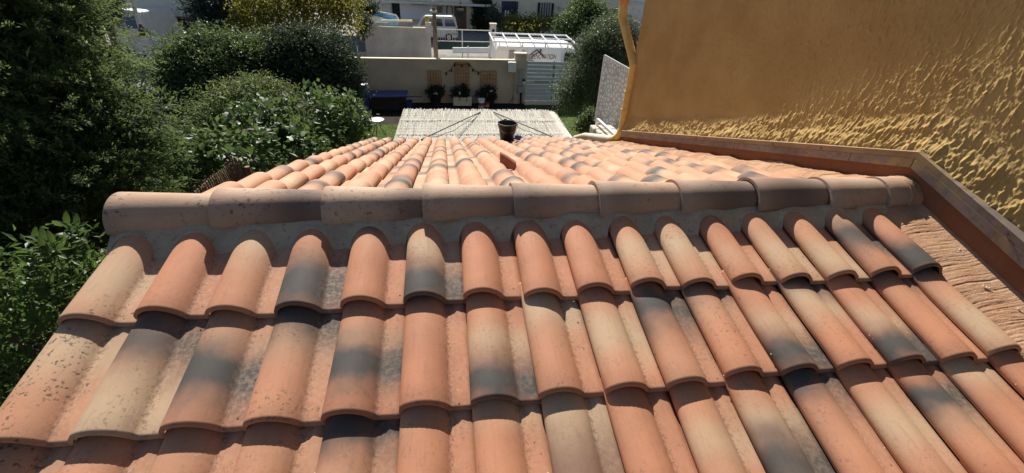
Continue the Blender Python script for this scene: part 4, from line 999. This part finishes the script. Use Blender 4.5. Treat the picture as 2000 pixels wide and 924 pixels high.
# raised court where the old van is parked
CZ = -3.95
m = MB(); m.add([(-30, 32, STREET+.015), (40, 32, STREET+.015), (40, 36, CZ), (-30, 36, CZ), (40, 60, CZ), (-30, 60, CZ)], [(0, 1, 2, 3), (3, 2, 4, 5)])
tag(m.build('court', M_paver), kind='structure')
def old_van():
    Y = 36.4; a, b = at(803, 79, Y), at(889, 79, Y); z = CZ; L = b.x-a.x+.25
    T = thing('small_white_van', 'small old white van parked behind the railed gate', 'van', ((a.x+b.x)/2, Y+.8, z))
    top = at(850, 30, Y+.5).z; H = top-z; M = Matrix.Translation((a.x, Y+.8, z))
    prof = [(.05, .28), (0, .7), (.12, .95), (.55, 1.05*H/1.8), (1.0, H-.10), (1.25, H-.02), (L-.45, H), (L-.18, H-.12), (L-.04, 1.0), (L, .5), (L-.05, .28)]
    loft_van(T, prof, M, 1.65, M_offwhite)
    for x in (.75, L-.75):
        for y in (-.74, .74): wheel(T, (x, y, .29), M, .29)
    yw = -.81; zw = 1.08*H/1.8
    panel(M, [(.75, zw), (1.08, H-.2), (1.75, H-.2), (1.75, zw)], yw-.01, .03).build('side_window', M_glass, T)
    panel(M, [(1.9, zw), (1.9, H-.2), (2.5, H-.2), (2.55, zw)], yw-.01, .03).build('side_window', M_glass, T)
    panel(M, [(2.72, zw), (2.70, H-.2), (L-.36, H-.22), (L-.18, zw)], yw-.01, .03).build('rear_window', M_blueglass, T)
    m = MB(); m.box(M @ Vector((L-.3, yw-.01, .55)), (.5, .05, .16)); m.build('bumper', M_greybox, T)
    m = MB(); m.box(M @ Vector((L-.10, yw+.02, .85)), (.1, .06, .25)); m.build('tail_light', M_red, T)
    m = MB(); m.box(M @ Vector((2.62, yw-.006, .95)), (.02, .01, H*.75)); m.build('door_seam', M_greybox, T)
old_van()
def far_house():
    Y = 44.0; T = thing('villa', 'pale beige villa with a garage and panelled door behind the street', 'house', (at(960, 40, Y).x, Y+4, CZ))
    x0, x1 = at(700, 30, Y).x, at(1180, 10, Y).x
    m = MB(); m.box(((x0+x1)/2, Y+4, (CZ+4)/2), (x1-x0, 8, 4-CZ)); m.build('house_wall', M_beige2, T)
    def rect(p, q, name, mat, d, par=T, th=.06):
        A, B = at(*p, Y-d), at(*q, Y-d); m = MB(); m.box(((A.x+B.x)/2, Y-d+th/2, (A.z+B.z)/2), (abs(B.x-A.x), th, abs(A.z-B.z))); return m.build(name, mat, par)
    rect((736, 2), (766, 32), 'pale_bay', plain('cool_white_render', (.58, .60, .62), .8, .2), .25)
    rect((765, 2), (783, 42), 'dark_recess', M_dark, .12)
    rect((780, 3), (846, 40), 'garage_door', M_curtain, .35)
    m = MB(); A, B = at(712, 1, Y-1.3), at(960, 1, Y-1.3); m.box(((A.x+B.x)/2, Y-.7, A.z-.02), (B.x-A.x, 1.5, .16)); m.build('eave_board', M_offwhite, T)
    for k in range(10):
        q = at(806+5*k, 1.5, Y-.5); m = MB(); m.box((q.x, Y-.75, A.z-.14), (.12, 1.2, .1)); m.build('rafter_end', M_wood, T)
    rect((848, 6), (962, 12), 'porch_lintel', M_beige2, .8, th=.7)
    d = rect((887, 12), (911, 57), 'front_door', M_wood, .10); rect((892, 16), (906, 34), 'door_glass', M_glass, .13, d, .03)
    for k in range(5): rect((893.5+2.7*k, 16), (894.3+2.7*k, 34), 'door_grille', M_black, .16, d, .02)
    rect((893, 40), (906, 54), 'door_panel', M_wood, .14, d, .03)
    q = at(899, 5, Y-1.2); m = MB(); m.tube([q+Vector((0, 0, .3)), q], .02, 5); m.lathe([(.02, 0), (.16, -.08), (.12, -.4), (.04, -.46)], q, 8); o = m.build('porch_lantern', M_black, T)
    def iron(cx, cy, w_, h_):
        m = MB(); c = [at(cx+dx, cy+dy, Y-.1) for dx, dy in ((-w_, -h_), (w_, -h_), (w_, h_), (-w_, h_))]; m.bar(c[0], c[2], .06, .04); m.bar(c[1], c[3], .06, .04)
        md = [at(cx-w_, cy, Y-.1), at(cx, cy-h_*.6, Y-.1), at(cx+w_, cy, Y-.1), at(cx, cy+h_*.6, Y-.1)]
        for i in range(4): m.bar(md[i], md[(i+1) % 4], .05, .04)
        m.build('iron_ornament', M_black, T)
    iron(859, 19, 5.5, 9)
    q = at(878, 22, Y-.1); pts = [q+Vector((.26*math.cos(t), 0, .55*math.sin(t))) for t in np.linspace(0, 2*math.pi, 17)]; m = MB(); m.tube(pts, .05, 6, cap=False); m.build('oval_ornament', M_black, T)
    for i, (p, q_, mt) in enumerate([((980, 2), (1011, 36), M_blueglass), ((1051, 5), (1080, 34), M_glass)]):
        f = rect((p[0]-2, p[1]-2), (q_[0]+2, q_[1]+2), 'window', M_offwhite, .06); rect(p, q_, 'pane', mt, .10, f, .05)
        for k in range(1, 6): x = p[0]+(q_[0]-p[0])*k/6; rect((x-.5, p[1]), (x+.5, q_[1]), 'window_bar', M_black if i == 0 else M_metal, .14, f, .03)
        if i == 0: rect((986, 20), (996, 34), 'shutter_reflection', M_white, .115, f, .01)  # white panel paints a shutter's reflection on the pane
    a, b = at(1094, 15, Y-.12), at(1114, 20, Y-.12); m = MB(); m.bar(a, b, .1, .1); m.lathe([(.001, -.2), (.2, 0), (.001, .2)], a, 8); m.lathe([(.001, -.2), (.2, 0), (.001, .2)], b, 8); m.tube([b, at(1114, 4, Y-.12)], .05, 6); m.build('anchor_ornament', M_offwhite, T)
    Y2 = 47.0; T = thing('neighbour_garage', 'grey outbuilding with a dark reddish window at the far right', 'building', (at(1200, 20, Y2).x, Y2+2, CZ))
    x0, x1 = at(1178, 10, Y2).x, at(1300, 10, Y2).x; zt = at(1195, -4, Y2).z
    m = MB(); m.box(((x0+x1)/2, Y2+2, (CZ+zt)/2), (x1-x0, 4, zt-CZ)); m.build('garage_wall', M_cool_render, T)
    A, B = at(1192, 17, Y2-.1), at(1204, 30, Y2-.1); m = MB(); m.box(((A.x+B.x)/2, Y2-.05, (A.z+B.z)/2), (B.x-A.x, .06, A.z-B.z)); m.build('window', plain('maroon_pane', (.09, .03, .04), .3, .5), T)
    m = MB(); A = at(1178, 4, Y2-.3); m.box(((A.x+x1)/2, Y2-.1, A.z), (x1-A.x, .5, .12)); m.build('fascia', M_offwhite, T)
far_house()
def left_side():
    Y = 29.0; T = thing('grey_building', 'plain grey rendered building with a dark garage opening at the left', 'building', (at(330, 30, Y).x, Y+3, STREET))
    x0, x1 = at(268, 40, Y).x, at(480, 30, Y).x; z1 = at(330, -40, Y).z+1
    m = MB(); m.box(((x0+x1)/2, Y+3, (STREET+z1)/2), (x1-x0, 6, z1-STREET)); m.build('building_wall', M_cool_render, T)
    A, B = at(310, 35, Y-.05), at(390, 75, Y-.05); m = MB(); m.box(((A.x+B.x)/2, Y-.02, (A.z+B.z)/2), (B.x-A.x, .06, A.z-B.z)); m.build('garage_opening', M_dark, T)
    m = MB(); m.box(((A.x+B.x)/2, Y-.06, A.z+.05), (B.x-A.x+.2, .12, .12)); m.build('lintel', M_wood, T)
    A, B = at(285, 72, Y-.3), at(330, 100, Y-.3); T2 = thing('blue_grey_hoarding', 'low blue grey hoarding in front of the grey building', 'fence', ((A.x+B.x)/2, Y-.3, STREET)); 
    for k in range(3): m = MB(); m.box((A.x+(B.x-A.x)*(k+.5)/3, Y-.3+.012*(k % 2), (A.z+STREET)/2), ((B.x-A.x)/3-.02, .05, A.z-STREET)); m.build('board', M_bluewall, T2)
    # van seen from behind
    Y = 25.0; a, b = at(222, 24, Y), at(268, 24, Y); wd = 1.75; L = 4.2; H = 1.95; base = Vector((b.x-wd/2+.05, Y, STREET)); H = a.z-STREET+.02
    T = thing('parked_van', 'old white van seen from behind with two tinted rear windows', 'van', (base.x, Y+2, STREET))
    M = Matrix.Translation(base) @ Matrix.Rotation(math.radians(90), 4, 'Z')
    prof = [(.03, .3), (0, .7), (.03, 1.15), (.14, H-.12), (.24, H), (3.0, H), (3.3, H-.1), (3.8, 1.3), (4.2, 1.0), (4.25, .5), (4.2, .3)]
    loft_van(T, prof, M, wd, M_offwhite)
    for x in (.8, 3.4):
        for y in (-.78, .78): wheel(T, (x, y, .3), M, .3)
    for s in (-1, 1):
        cx = base.x+s*.38; zb, zt = at(245, 55, Y).z, at(245, 31, Y).z; m = MB()
        m.add([(cx-.27, Y+.005, zb), (cx+.27, Y+.005, zb), (cx+.25, Y+.10, zt), (cx-.25, Y+.10, zt), (cx-.27, Y-.03, zb), (cx+.27, Y-.03, zb), (cx+.25, Y+.06, zt), (cx-.25, Y+.06, zt)], [(4, 5, 6, 7), (0, 3, 2, 1), (0, 1, 5, 4), (1, 2, 6, 5), (2, 3, 7, 6), (3, 0, 4, 7)]); m.build('rear_window', M_blueglass, T)
    m = MB(); m.box((base.x, Y-.02, STREET+.95), (.06, .05, .16)); m.build('door_handle', M_black, T)
    m = MB(); m.box((base.x, Y-.03, STREET+.4), (1.7, .14, .2)); m.build('bumper', M_greybox, T, .03)
    m = MB(); m.box((base.x+.35, Y-.045, STREET+.75), (.52, .02, .12)); m.build('number_plate', M_dark, T)
    m = MB(); m.box((base.x, Y-.015, STREET+1.2), (.02, .03, 1.3)); m.build('door_seam', M_greybox, T)
    # sign pole
    Y = 23.0; b = at(286, 95, Y); a = at(256, -6, Y); T = thing('sign_pole', 'tall pale pole leaning beside the parked van', 'pole', (b.x, Y, STREET))
    m = MB(); m.tube([(b.x, Y, STREET), b, a], .085, 10); m.build('pole_shaft', M_offwhite, T)
    p = [at(274, 47, Y-.12), at(295, 68, Y-.12), at(271, 71, Y-.12)]; c = (p[0]+p[1]+p[2])/3
    T = thing('warning_sign', 'triangular red bordered warning sign fixed to the leaning pole', 'sign', c)
    m = MB(); m.add([q+Vector((0, 0, 0)) for q in p]+[q+Vector((0, .02, 0)) for q in p], [(0, 2, 1), (3, 4, 5), (0, 1, 4, 3), (1, 2, 5, 4), (2, 0, 3, 5)]); m.build('sign_plate', plain('faded_sign_face', (.38, .34, .31), .6, .3), T)
    m = MB()
    for i in range(3): m.bar(p[i]+Vector((0, -.012, 0)), p[(i+1) % 3]+Vector((0, -.012, 0)), .03, .07, up=(0, 0, 1))
    m.build('sign_border', plain('dark_red_border', (.16, .06, .05), .6, .3), T)
    m = MB(); m.box(c+Vector((0, -.016, .05)), (.12, .012, .14), M=Matrix.Rotation(.5, 3, 'Y')); m.box(c+Vector((.02, -.017, -.1)), (.3, .012, .07)); m.box(c+Vector((-.1, -.017, -.02)), (.05, .012, .16), M=Matrix.Rotation(-.4, 3, 'Y')); m.build('sign_symbol', M_dark, T)
    # corrugated lean-to roof behind the van
    q = at(240, 5, 31.0); T = thing('lean_to_roof', 'pale corrugated lean-to roof behind the parked van', 'shed roof', q)
    for k in range(9):
        m = MB(); m.tube([q+Vector((-1.6+.4*k, 0, 0)), q+Vector((-1.6+.4*k, 1.5, .7))], .19, 8); m.build('roof_sheet', M_offwhite, T)
    for x in (-1.5, 1.6): m = MB(); m.bar(q+Vector((x, .1, -.1)), (q.x+x, q.y+.1, STREET), .12, .12); m.build('post', M_wood, T)
left_side()

# ================================================================== VEGETATION
def conifer():
    base = Vector((-4.3, 4.6, G)); T = thing('conifer_tree', 'large dark feathery conifer filling the left side', 'tree', base); r = np.random.default_rng(31)
    B = [blob(95, 140, 5.2, 80, 105), blob(60, 60, 5.0, 130, 110), blob(180, 215, 4.8, 80, 88), blob(250, 262, 4.6, 66, 76), blob(110, 260, 4.4, 130, 110), blob(225, 340, 4.3, 58, 60), blob(150, 400, 3.8, 120, 90), blob(20, 200, 4.2, 110, 150), blob(-90, 130, 4.6, 130, 200), blob(30, 400, 3.4, 110, 110), blob(60, 560, 3.0, 120, 120), blob(-80, 420, 3.4, 120, 180), blob(85, -50, 5.6, 80, 80), blob(20, -60, 5.4, 120, 90), blob(-40, 640, 2.8, 120, 120)]
    tr = MB(); tr.tube([base, base+Vector((0, 0, 2.5)), base+Vector((.1, -.1, 4.6)), base+Vector((.1, .1, 7.2))], [.24, .2, .13, .03], 10)
    for b in B:
        e = Vector(b[:3]); s0 = base+Vector((0, 0, max(.6, min(6.5, e.z-G-.6)))); tr.tube([s0, s0.lerp(e, .5)+Vector((0, 0, .1)), e], [.07, .045, .012], 6)
    tr.build('trunk', M_bark, T)
    # sprays: short twigs along outward arcs, each carrying many narrow scales
    n = 4700; Ba = np.array(B); wt = (Ba[:, 3]*Ba[:, 5]); K = 210; kb = r.choice(len(B), K, p=wt/wt.sum()); kd = unit(r.standard_normal((K, 3))); f = (kd @ np.array([.45, -.75, .35])) < -.2; kd[f & (r.random(K) < .75)] *= -1
    kc = Ba[kb, :3]+kd*Ba[kb, 3:]*(.78+.26*r.random(K))[:, None]; kt = r.random(K)**1.3; kk = r.integers(0, K, n); d = kd[kk]
    C = kc[kk]+r.standard_normal((n, 3))*np.array([.17, .18, .12])+np.array([-.06, 0, .03])
    ax = unit(d*.8+(C-kc[kk])*2.2+r.standard_normal((n, 3))*.35+np.array([.25, -.1, -.2])); per = 56; ii = np.repeat(np.arange(n), per); t = r.random(len(ii)); sl = (.22+.22*r.random(n))[ii]
    P = C[ii]+ax[ii]*(t*sl)[:, None]+np.array([0, 0, -1.])*((t*sl)**2*.5)[:, None]+r.standard_normal((len(ii), 3))*(.030*(1.1-t*.6))[:, None]
    A = unit(ax[ii]+r.standard_normal((len(ii), 3))*.55); N = unit(d[ii]*.3+np.array([0, 0, .6])+r.standard_normal((len(ii), 3))*.5)
    tone = np.clip(.6*kt[kk][ii]+.2*r.random(n)[ii]+.3*t*r.random(len(ii)), 0, 1)
    parts = [simple_quads(P, A, N, .028+.034*r.random(len(ii)), .010+.008*r.random(len(ii)), tone)]
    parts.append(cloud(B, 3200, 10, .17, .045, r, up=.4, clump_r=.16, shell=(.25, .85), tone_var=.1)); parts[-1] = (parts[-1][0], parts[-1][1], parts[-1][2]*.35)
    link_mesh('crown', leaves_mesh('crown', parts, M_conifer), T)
    # bare pale twigs
    m = MB()
    for k in range(46):
        b = B[r.integers(len(B))]; dd = Vector(unit(r.standard_normal((1, 3)))[0]); dd.y = -abs(dd.y); dd = dd.normalized(); p = Vector(b[:3])+Vector((dd.x*b[3], dd.y*b[4], dd.z*b[5]))*.98
        q = Vector((r.normal(.5, .4), r.normal(-.1, .3), r.normal(.15, .25))).normalized(); l = .2+.35*r.random(); m.tube([p, p+q*l*.5+Vector((0, 0, .02)), p+q*l], [.004, .003, .0015], 4)
    m.build('bare_twigs', plain('pale_dry_twig', (.30, .25, .19), .8, .2), T, kind='stuff')
conifer()
def leaf_proto(L, W, mat, seed, lobes=0, tone=.5):
    r = random.Random(seed); m = MB()
    if not lobes:
        n = 5; V = []
        for i in range(n+1):
            t = i/n; w_ = W*.5*math.sin(math.pi*min(1, t*.93+.05))**.8; z = -L*.22*t*t; V += [(-w_, t*L, z+w_*.35), (0, t*L, z), (w_, t*L, z+w_*.35)]
        F = []
        for i in range(n): a = i*3; F += [(a, a+1, a+4, a+3), (a+1, a+2, a+5, a+4)]
    else:
        V = [(0, L*.35, 0)]; k = 19
        for i in range(k):
            t = i/(k-1); a = math.radians(-165+330*t); rr = L*.62*(.62+.38*abs(math.cos(2.5*math.radians(-165+330*t)*.98))); V.append((math.sin(a)*rr*W/L, L*.35+math.cos(a)*rr, -.12*rr*(1+.4*math.cos(a))))
        F = [(0, i+2, i+1) for i in range(k-1)]
    m.add(V, F, True); me = m.mesh('leaf', mat); a_ = me.attributes.new('tone', 'FLOAT', 'FACE'); a_.data.foreach_set('value', [tone]*len(me.polygons)); return me
def shoot_leaves(T, protos, tips, per, spread, r, L):
    """individual leaves whorled up each shoot"""
    for (p, d) in tips:
        d = d.normalized(); s = d.cross(Vector((.3, .2, .9))).normalized(); b = d.cross(s)
        for k in range(per):
            a = 2.4*k+r.random()*.5; t = k/per; out = s*math.cos(a)+b*math.sin(a)
            ly = (d*(.25+.75*t)+out*(1.1-.6*t)*spread+Vector((0, 0, -.05))).normalized(); up = (d*.8-out*.4+Vector((0, 0, .5))); lx = ly.cross(up).normalized(); lz = lx.cross(ly)
            o = p+d*(t*L*1.6-.8*L); sc = .7+.55*r.random()
            M = Matrix(((lx.x*sc, ly.x*sc, lz.x*sc, o.x), (lx.y*sc, ly.y*sc, lz.y*sc, o.y), (lx.z*sc, ly.z*sc, lz.z*sc, o.z), (0, 0, 0, 1)))
            link_mesh('leaf', protos[int(r.random()*len(protos))], T, M)
def laurel():
    r = np.random.default_rng(41); B = [blob(70, 600, .9, 90, 90), blob(120, 540, 1.0, 70, 70), blob(30, 690, .6, 80, 100), blob(150, 500, 1.3, 50, 50), blob(-40, 640, .8, 70, 140), blob(10, 560, 1.0, 70, 70)]
    base = Vector((B[0][0]-.2, B[0][1]+.1, G)); T = thing('laurel_shrub', 'bright green glossy leaved shrub at the left foot of the roof', 'shrub', base)
    trunk_mesh(base, B, .05, r, 14).build('stem', M_bark, T)
    me = leaves_mesh('foliage', [cloud(B, 190, 11, .075, .030, r, up=.5, clump_r=.07, shell=(.4, .85), tone_var=.2)], M_laurel); o = link_mesh('foliage', me, T); o['kind'] = 'stuff'
    protos = [leaf_proto(.085, .032, M_laurel, i, 0, .25+.12*i) for i in range(6)]
    tips = []
    for k in range(27):
        b = B[k % 6]; d = Vector((r.normal(.3, .5), r.normal(-.7, .4), r.normal(.8, .4))).normalized(); tips.append((Vector(b[:3])+Vector((d.x*b[3], d.y*b[4], d.z*b[5]))*(.85+.25*r.random()), (d+Vector((0, -.1, .9))).normalized()))
    shoot_leaves(T, protos, tips, 11, .85, r, .07)
    m = MB()
    for p, d in tips: m.tube([p-d*.25, p, p+d*.06], [.005, .004, .002], 5)
    m.build('shoot', plain('green_shoot', (.12, .16, .05), .7, .2), T, kind='stuff')
laurel()
def fig():
    r = np.random.default_rng(51); B = [blob(600, 235, 9.2, 85, 50), blob(520, 225, 8.8, 60, 35), blob(665, 225, 9.8, 50, 42), blob(540, 285, 7.8, 110, 34), blob(430, 300, 6.8, 80, 44), blob(375, 325, 6.3, 58, 48), blob(345, 290, 7.2, 40, 36), blob(640, 270, 9.0, 70, 30), blob(690, 245, 9.9, 26, 30)]
    base = Vector((B[0][0]-.2, B[0][1], G)); T = thing('fig_tree', 'spreading fig tree with large lobed leaves beside the roof edge', 'tree', base)
    trunk_mesh(base, B, .10, r, 16).build('trunk', M_bark, T)
    me = leaves_mesh('crown', [cloud(B, 620, 11, .16, .10, r, up=.6, clump_r=.12, shell=(.6, 1.0))], M_fig); o = link_mesh('crown', me, T); o['kind'] = 'stuff'
    protos = [leaf_proto(.19, .17, M_fig, i, 5, .2+.14*i) for i in range(6)]
    tips = []
    for k in range(32):
        b = B[[0, 0, 1, 2, 3, 3, 4, 5, 6, 7][k % 10]]; d = Vector((r.normal(.1, .6), r.normal(-.8, .4), r.normal(.5, .5))).normalized(); tips.append((Vector(b[:3])+Vector((d.x*b[3], d.y*b[4], d.z*b[5]))*(.9+.2*r.random()), (d+Vector((0, 0, .7))).normalized()))
    shoot_leaves(T, protos, tips, 9, 1.1, r, .16)
fig()
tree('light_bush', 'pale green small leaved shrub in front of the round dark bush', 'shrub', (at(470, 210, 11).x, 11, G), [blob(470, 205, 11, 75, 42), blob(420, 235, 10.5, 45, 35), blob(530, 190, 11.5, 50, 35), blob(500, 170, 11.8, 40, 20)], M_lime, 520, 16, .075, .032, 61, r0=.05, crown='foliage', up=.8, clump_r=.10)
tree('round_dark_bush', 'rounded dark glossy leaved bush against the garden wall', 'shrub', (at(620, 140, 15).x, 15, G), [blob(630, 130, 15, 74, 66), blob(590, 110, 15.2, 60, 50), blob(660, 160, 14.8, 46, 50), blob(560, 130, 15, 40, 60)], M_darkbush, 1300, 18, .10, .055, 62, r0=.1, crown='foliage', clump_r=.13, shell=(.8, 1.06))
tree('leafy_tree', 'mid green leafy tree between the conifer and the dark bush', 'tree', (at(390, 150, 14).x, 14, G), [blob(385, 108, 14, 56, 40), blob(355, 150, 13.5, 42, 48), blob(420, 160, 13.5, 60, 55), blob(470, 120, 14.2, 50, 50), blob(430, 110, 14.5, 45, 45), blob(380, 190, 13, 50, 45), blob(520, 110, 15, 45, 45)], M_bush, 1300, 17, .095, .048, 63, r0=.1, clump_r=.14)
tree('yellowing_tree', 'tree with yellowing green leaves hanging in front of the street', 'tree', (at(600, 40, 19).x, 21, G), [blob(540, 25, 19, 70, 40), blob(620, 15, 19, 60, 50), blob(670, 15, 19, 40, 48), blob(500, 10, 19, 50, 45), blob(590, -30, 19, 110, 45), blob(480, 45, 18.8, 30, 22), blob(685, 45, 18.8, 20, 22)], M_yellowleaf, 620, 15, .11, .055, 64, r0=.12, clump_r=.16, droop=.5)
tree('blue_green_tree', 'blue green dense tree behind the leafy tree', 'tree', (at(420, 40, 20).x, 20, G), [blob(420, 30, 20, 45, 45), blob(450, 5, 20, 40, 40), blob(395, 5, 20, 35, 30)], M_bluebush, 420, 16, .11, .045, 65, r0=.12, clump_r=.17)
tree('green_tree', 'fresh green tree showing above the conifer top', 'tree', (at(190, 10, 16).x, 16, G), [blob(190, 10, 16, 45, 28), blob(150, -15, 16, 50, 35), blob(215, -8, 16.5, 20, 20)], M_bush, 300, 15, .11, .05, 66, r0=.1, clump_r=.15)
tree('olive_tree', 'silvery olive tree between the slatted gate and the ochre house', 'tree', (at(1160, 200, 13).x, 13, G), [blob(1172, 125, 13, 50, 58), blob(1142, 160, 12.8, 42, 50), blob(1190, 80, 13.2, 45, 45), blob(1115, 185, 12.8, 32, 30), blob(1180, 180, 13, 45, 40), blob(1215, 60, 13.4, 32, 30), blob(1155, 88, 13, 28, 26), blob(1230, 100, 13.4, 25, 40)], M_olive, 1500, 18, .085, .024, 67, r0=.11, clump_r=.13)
tree('small_bush', 'small dark bush on the lawn at the foot of the perforated screen', 'shrub', (at(1145, 255, 9.5).x, 9.5, G), [blob(1145, 243, 9.6, 18, 18), blob(1152, 230, 9.8, 10, 14)], M_bush, 110, 14, .07, .03, 68, r0=.02, crown='foliage', clump_r=.06)
tree('far_shrub', 'dense green shrub in front of the villa beyond the van', 'shrub', (at(1150, 30, 36).x, 36, CZ), [blob(1150, 35, 36, 40, 30), blob(1115, 50, 35, 26, 20), blob(1185, 50, 35, 22, 25), blob(1140, 12, 36.5, 20, 14)], M_bush, 520, 14, .2, .10, 69, r0=.1, crown='foliage', clump_r=.28)
tree('yellow_hedge', 'clipped yellow green hedge under the villa windows', 'hedge', (at(1030, 48, 38).x, 38, CZ), [blob(1000, 44, 38, 26, 10), blob(1045, 44, 38, 30, 9), blob(1085, 44, 38, 22, 9), blob(1020, 52, 37.8, 50, 9)], M_yellowleaf, 330, 12, .16, .09, 70, r0=.04, crown='foliage', clump_r=.2)
tree('rose_bush', 'sparse white flowering bush left of the yellow hedge', 'shrub', (at(968, 35, 38).x, 38, CZ), [blob(966, 30, 38, 14, 14), blob(975, 45, 38, 12, 12)], M_bluebush, 70, 12, .16, .08, 71, r0=.03, crown='foliage', clump_r=.2)
tree('wall_climber', 'dark climbing plant covering the villa wall right of the door', 'climber', (at(943, 55, 43.8).x, 43.6, CZ), [blob(942, 10, 43.7, 15, 16, .25), blob(940, 38, 43.7, 14, 22, .25), blob(950, 25, 43.7, 9, 28, .25)], M_darkbush, 260, 14, .22, .12, 72, r0=.05, crown='foliage', clump_r=.15)
tree('dark_shrub', 'dark straggly plants at the left end of the yard wall', 'shrub', (at(710, 35, 31).x, 31.4, STREET), [blob(712, 25, 31.4, 14, 20), blob(720, 12, 31.6, 16, 12), blob(708, 48, 29.7, 5, 20)], M_darkbush, 160, 12, .2, .05, 73, r0=.05, crown='foliage', clump_r=.2)
tree('back_hedge', 'shadowed dark hedge behind the leafy trees at left', 'hedge', (at(450, 130, 18).x, 18, G), [blob(440, 140, 18, 85, 52), blob(350, 150, 17.5, 50, 48), blob(540, 115, 18.3, 60, 48), blob(355, 235, 13, 60, 60), blob(400, 275, 11.5, 60, 50), blob(320, 300, 10, 50, 60)], M_darkbush, 900, 14, .12, .065, 74, r0=.08, crown='foliage', clump_r=.2)
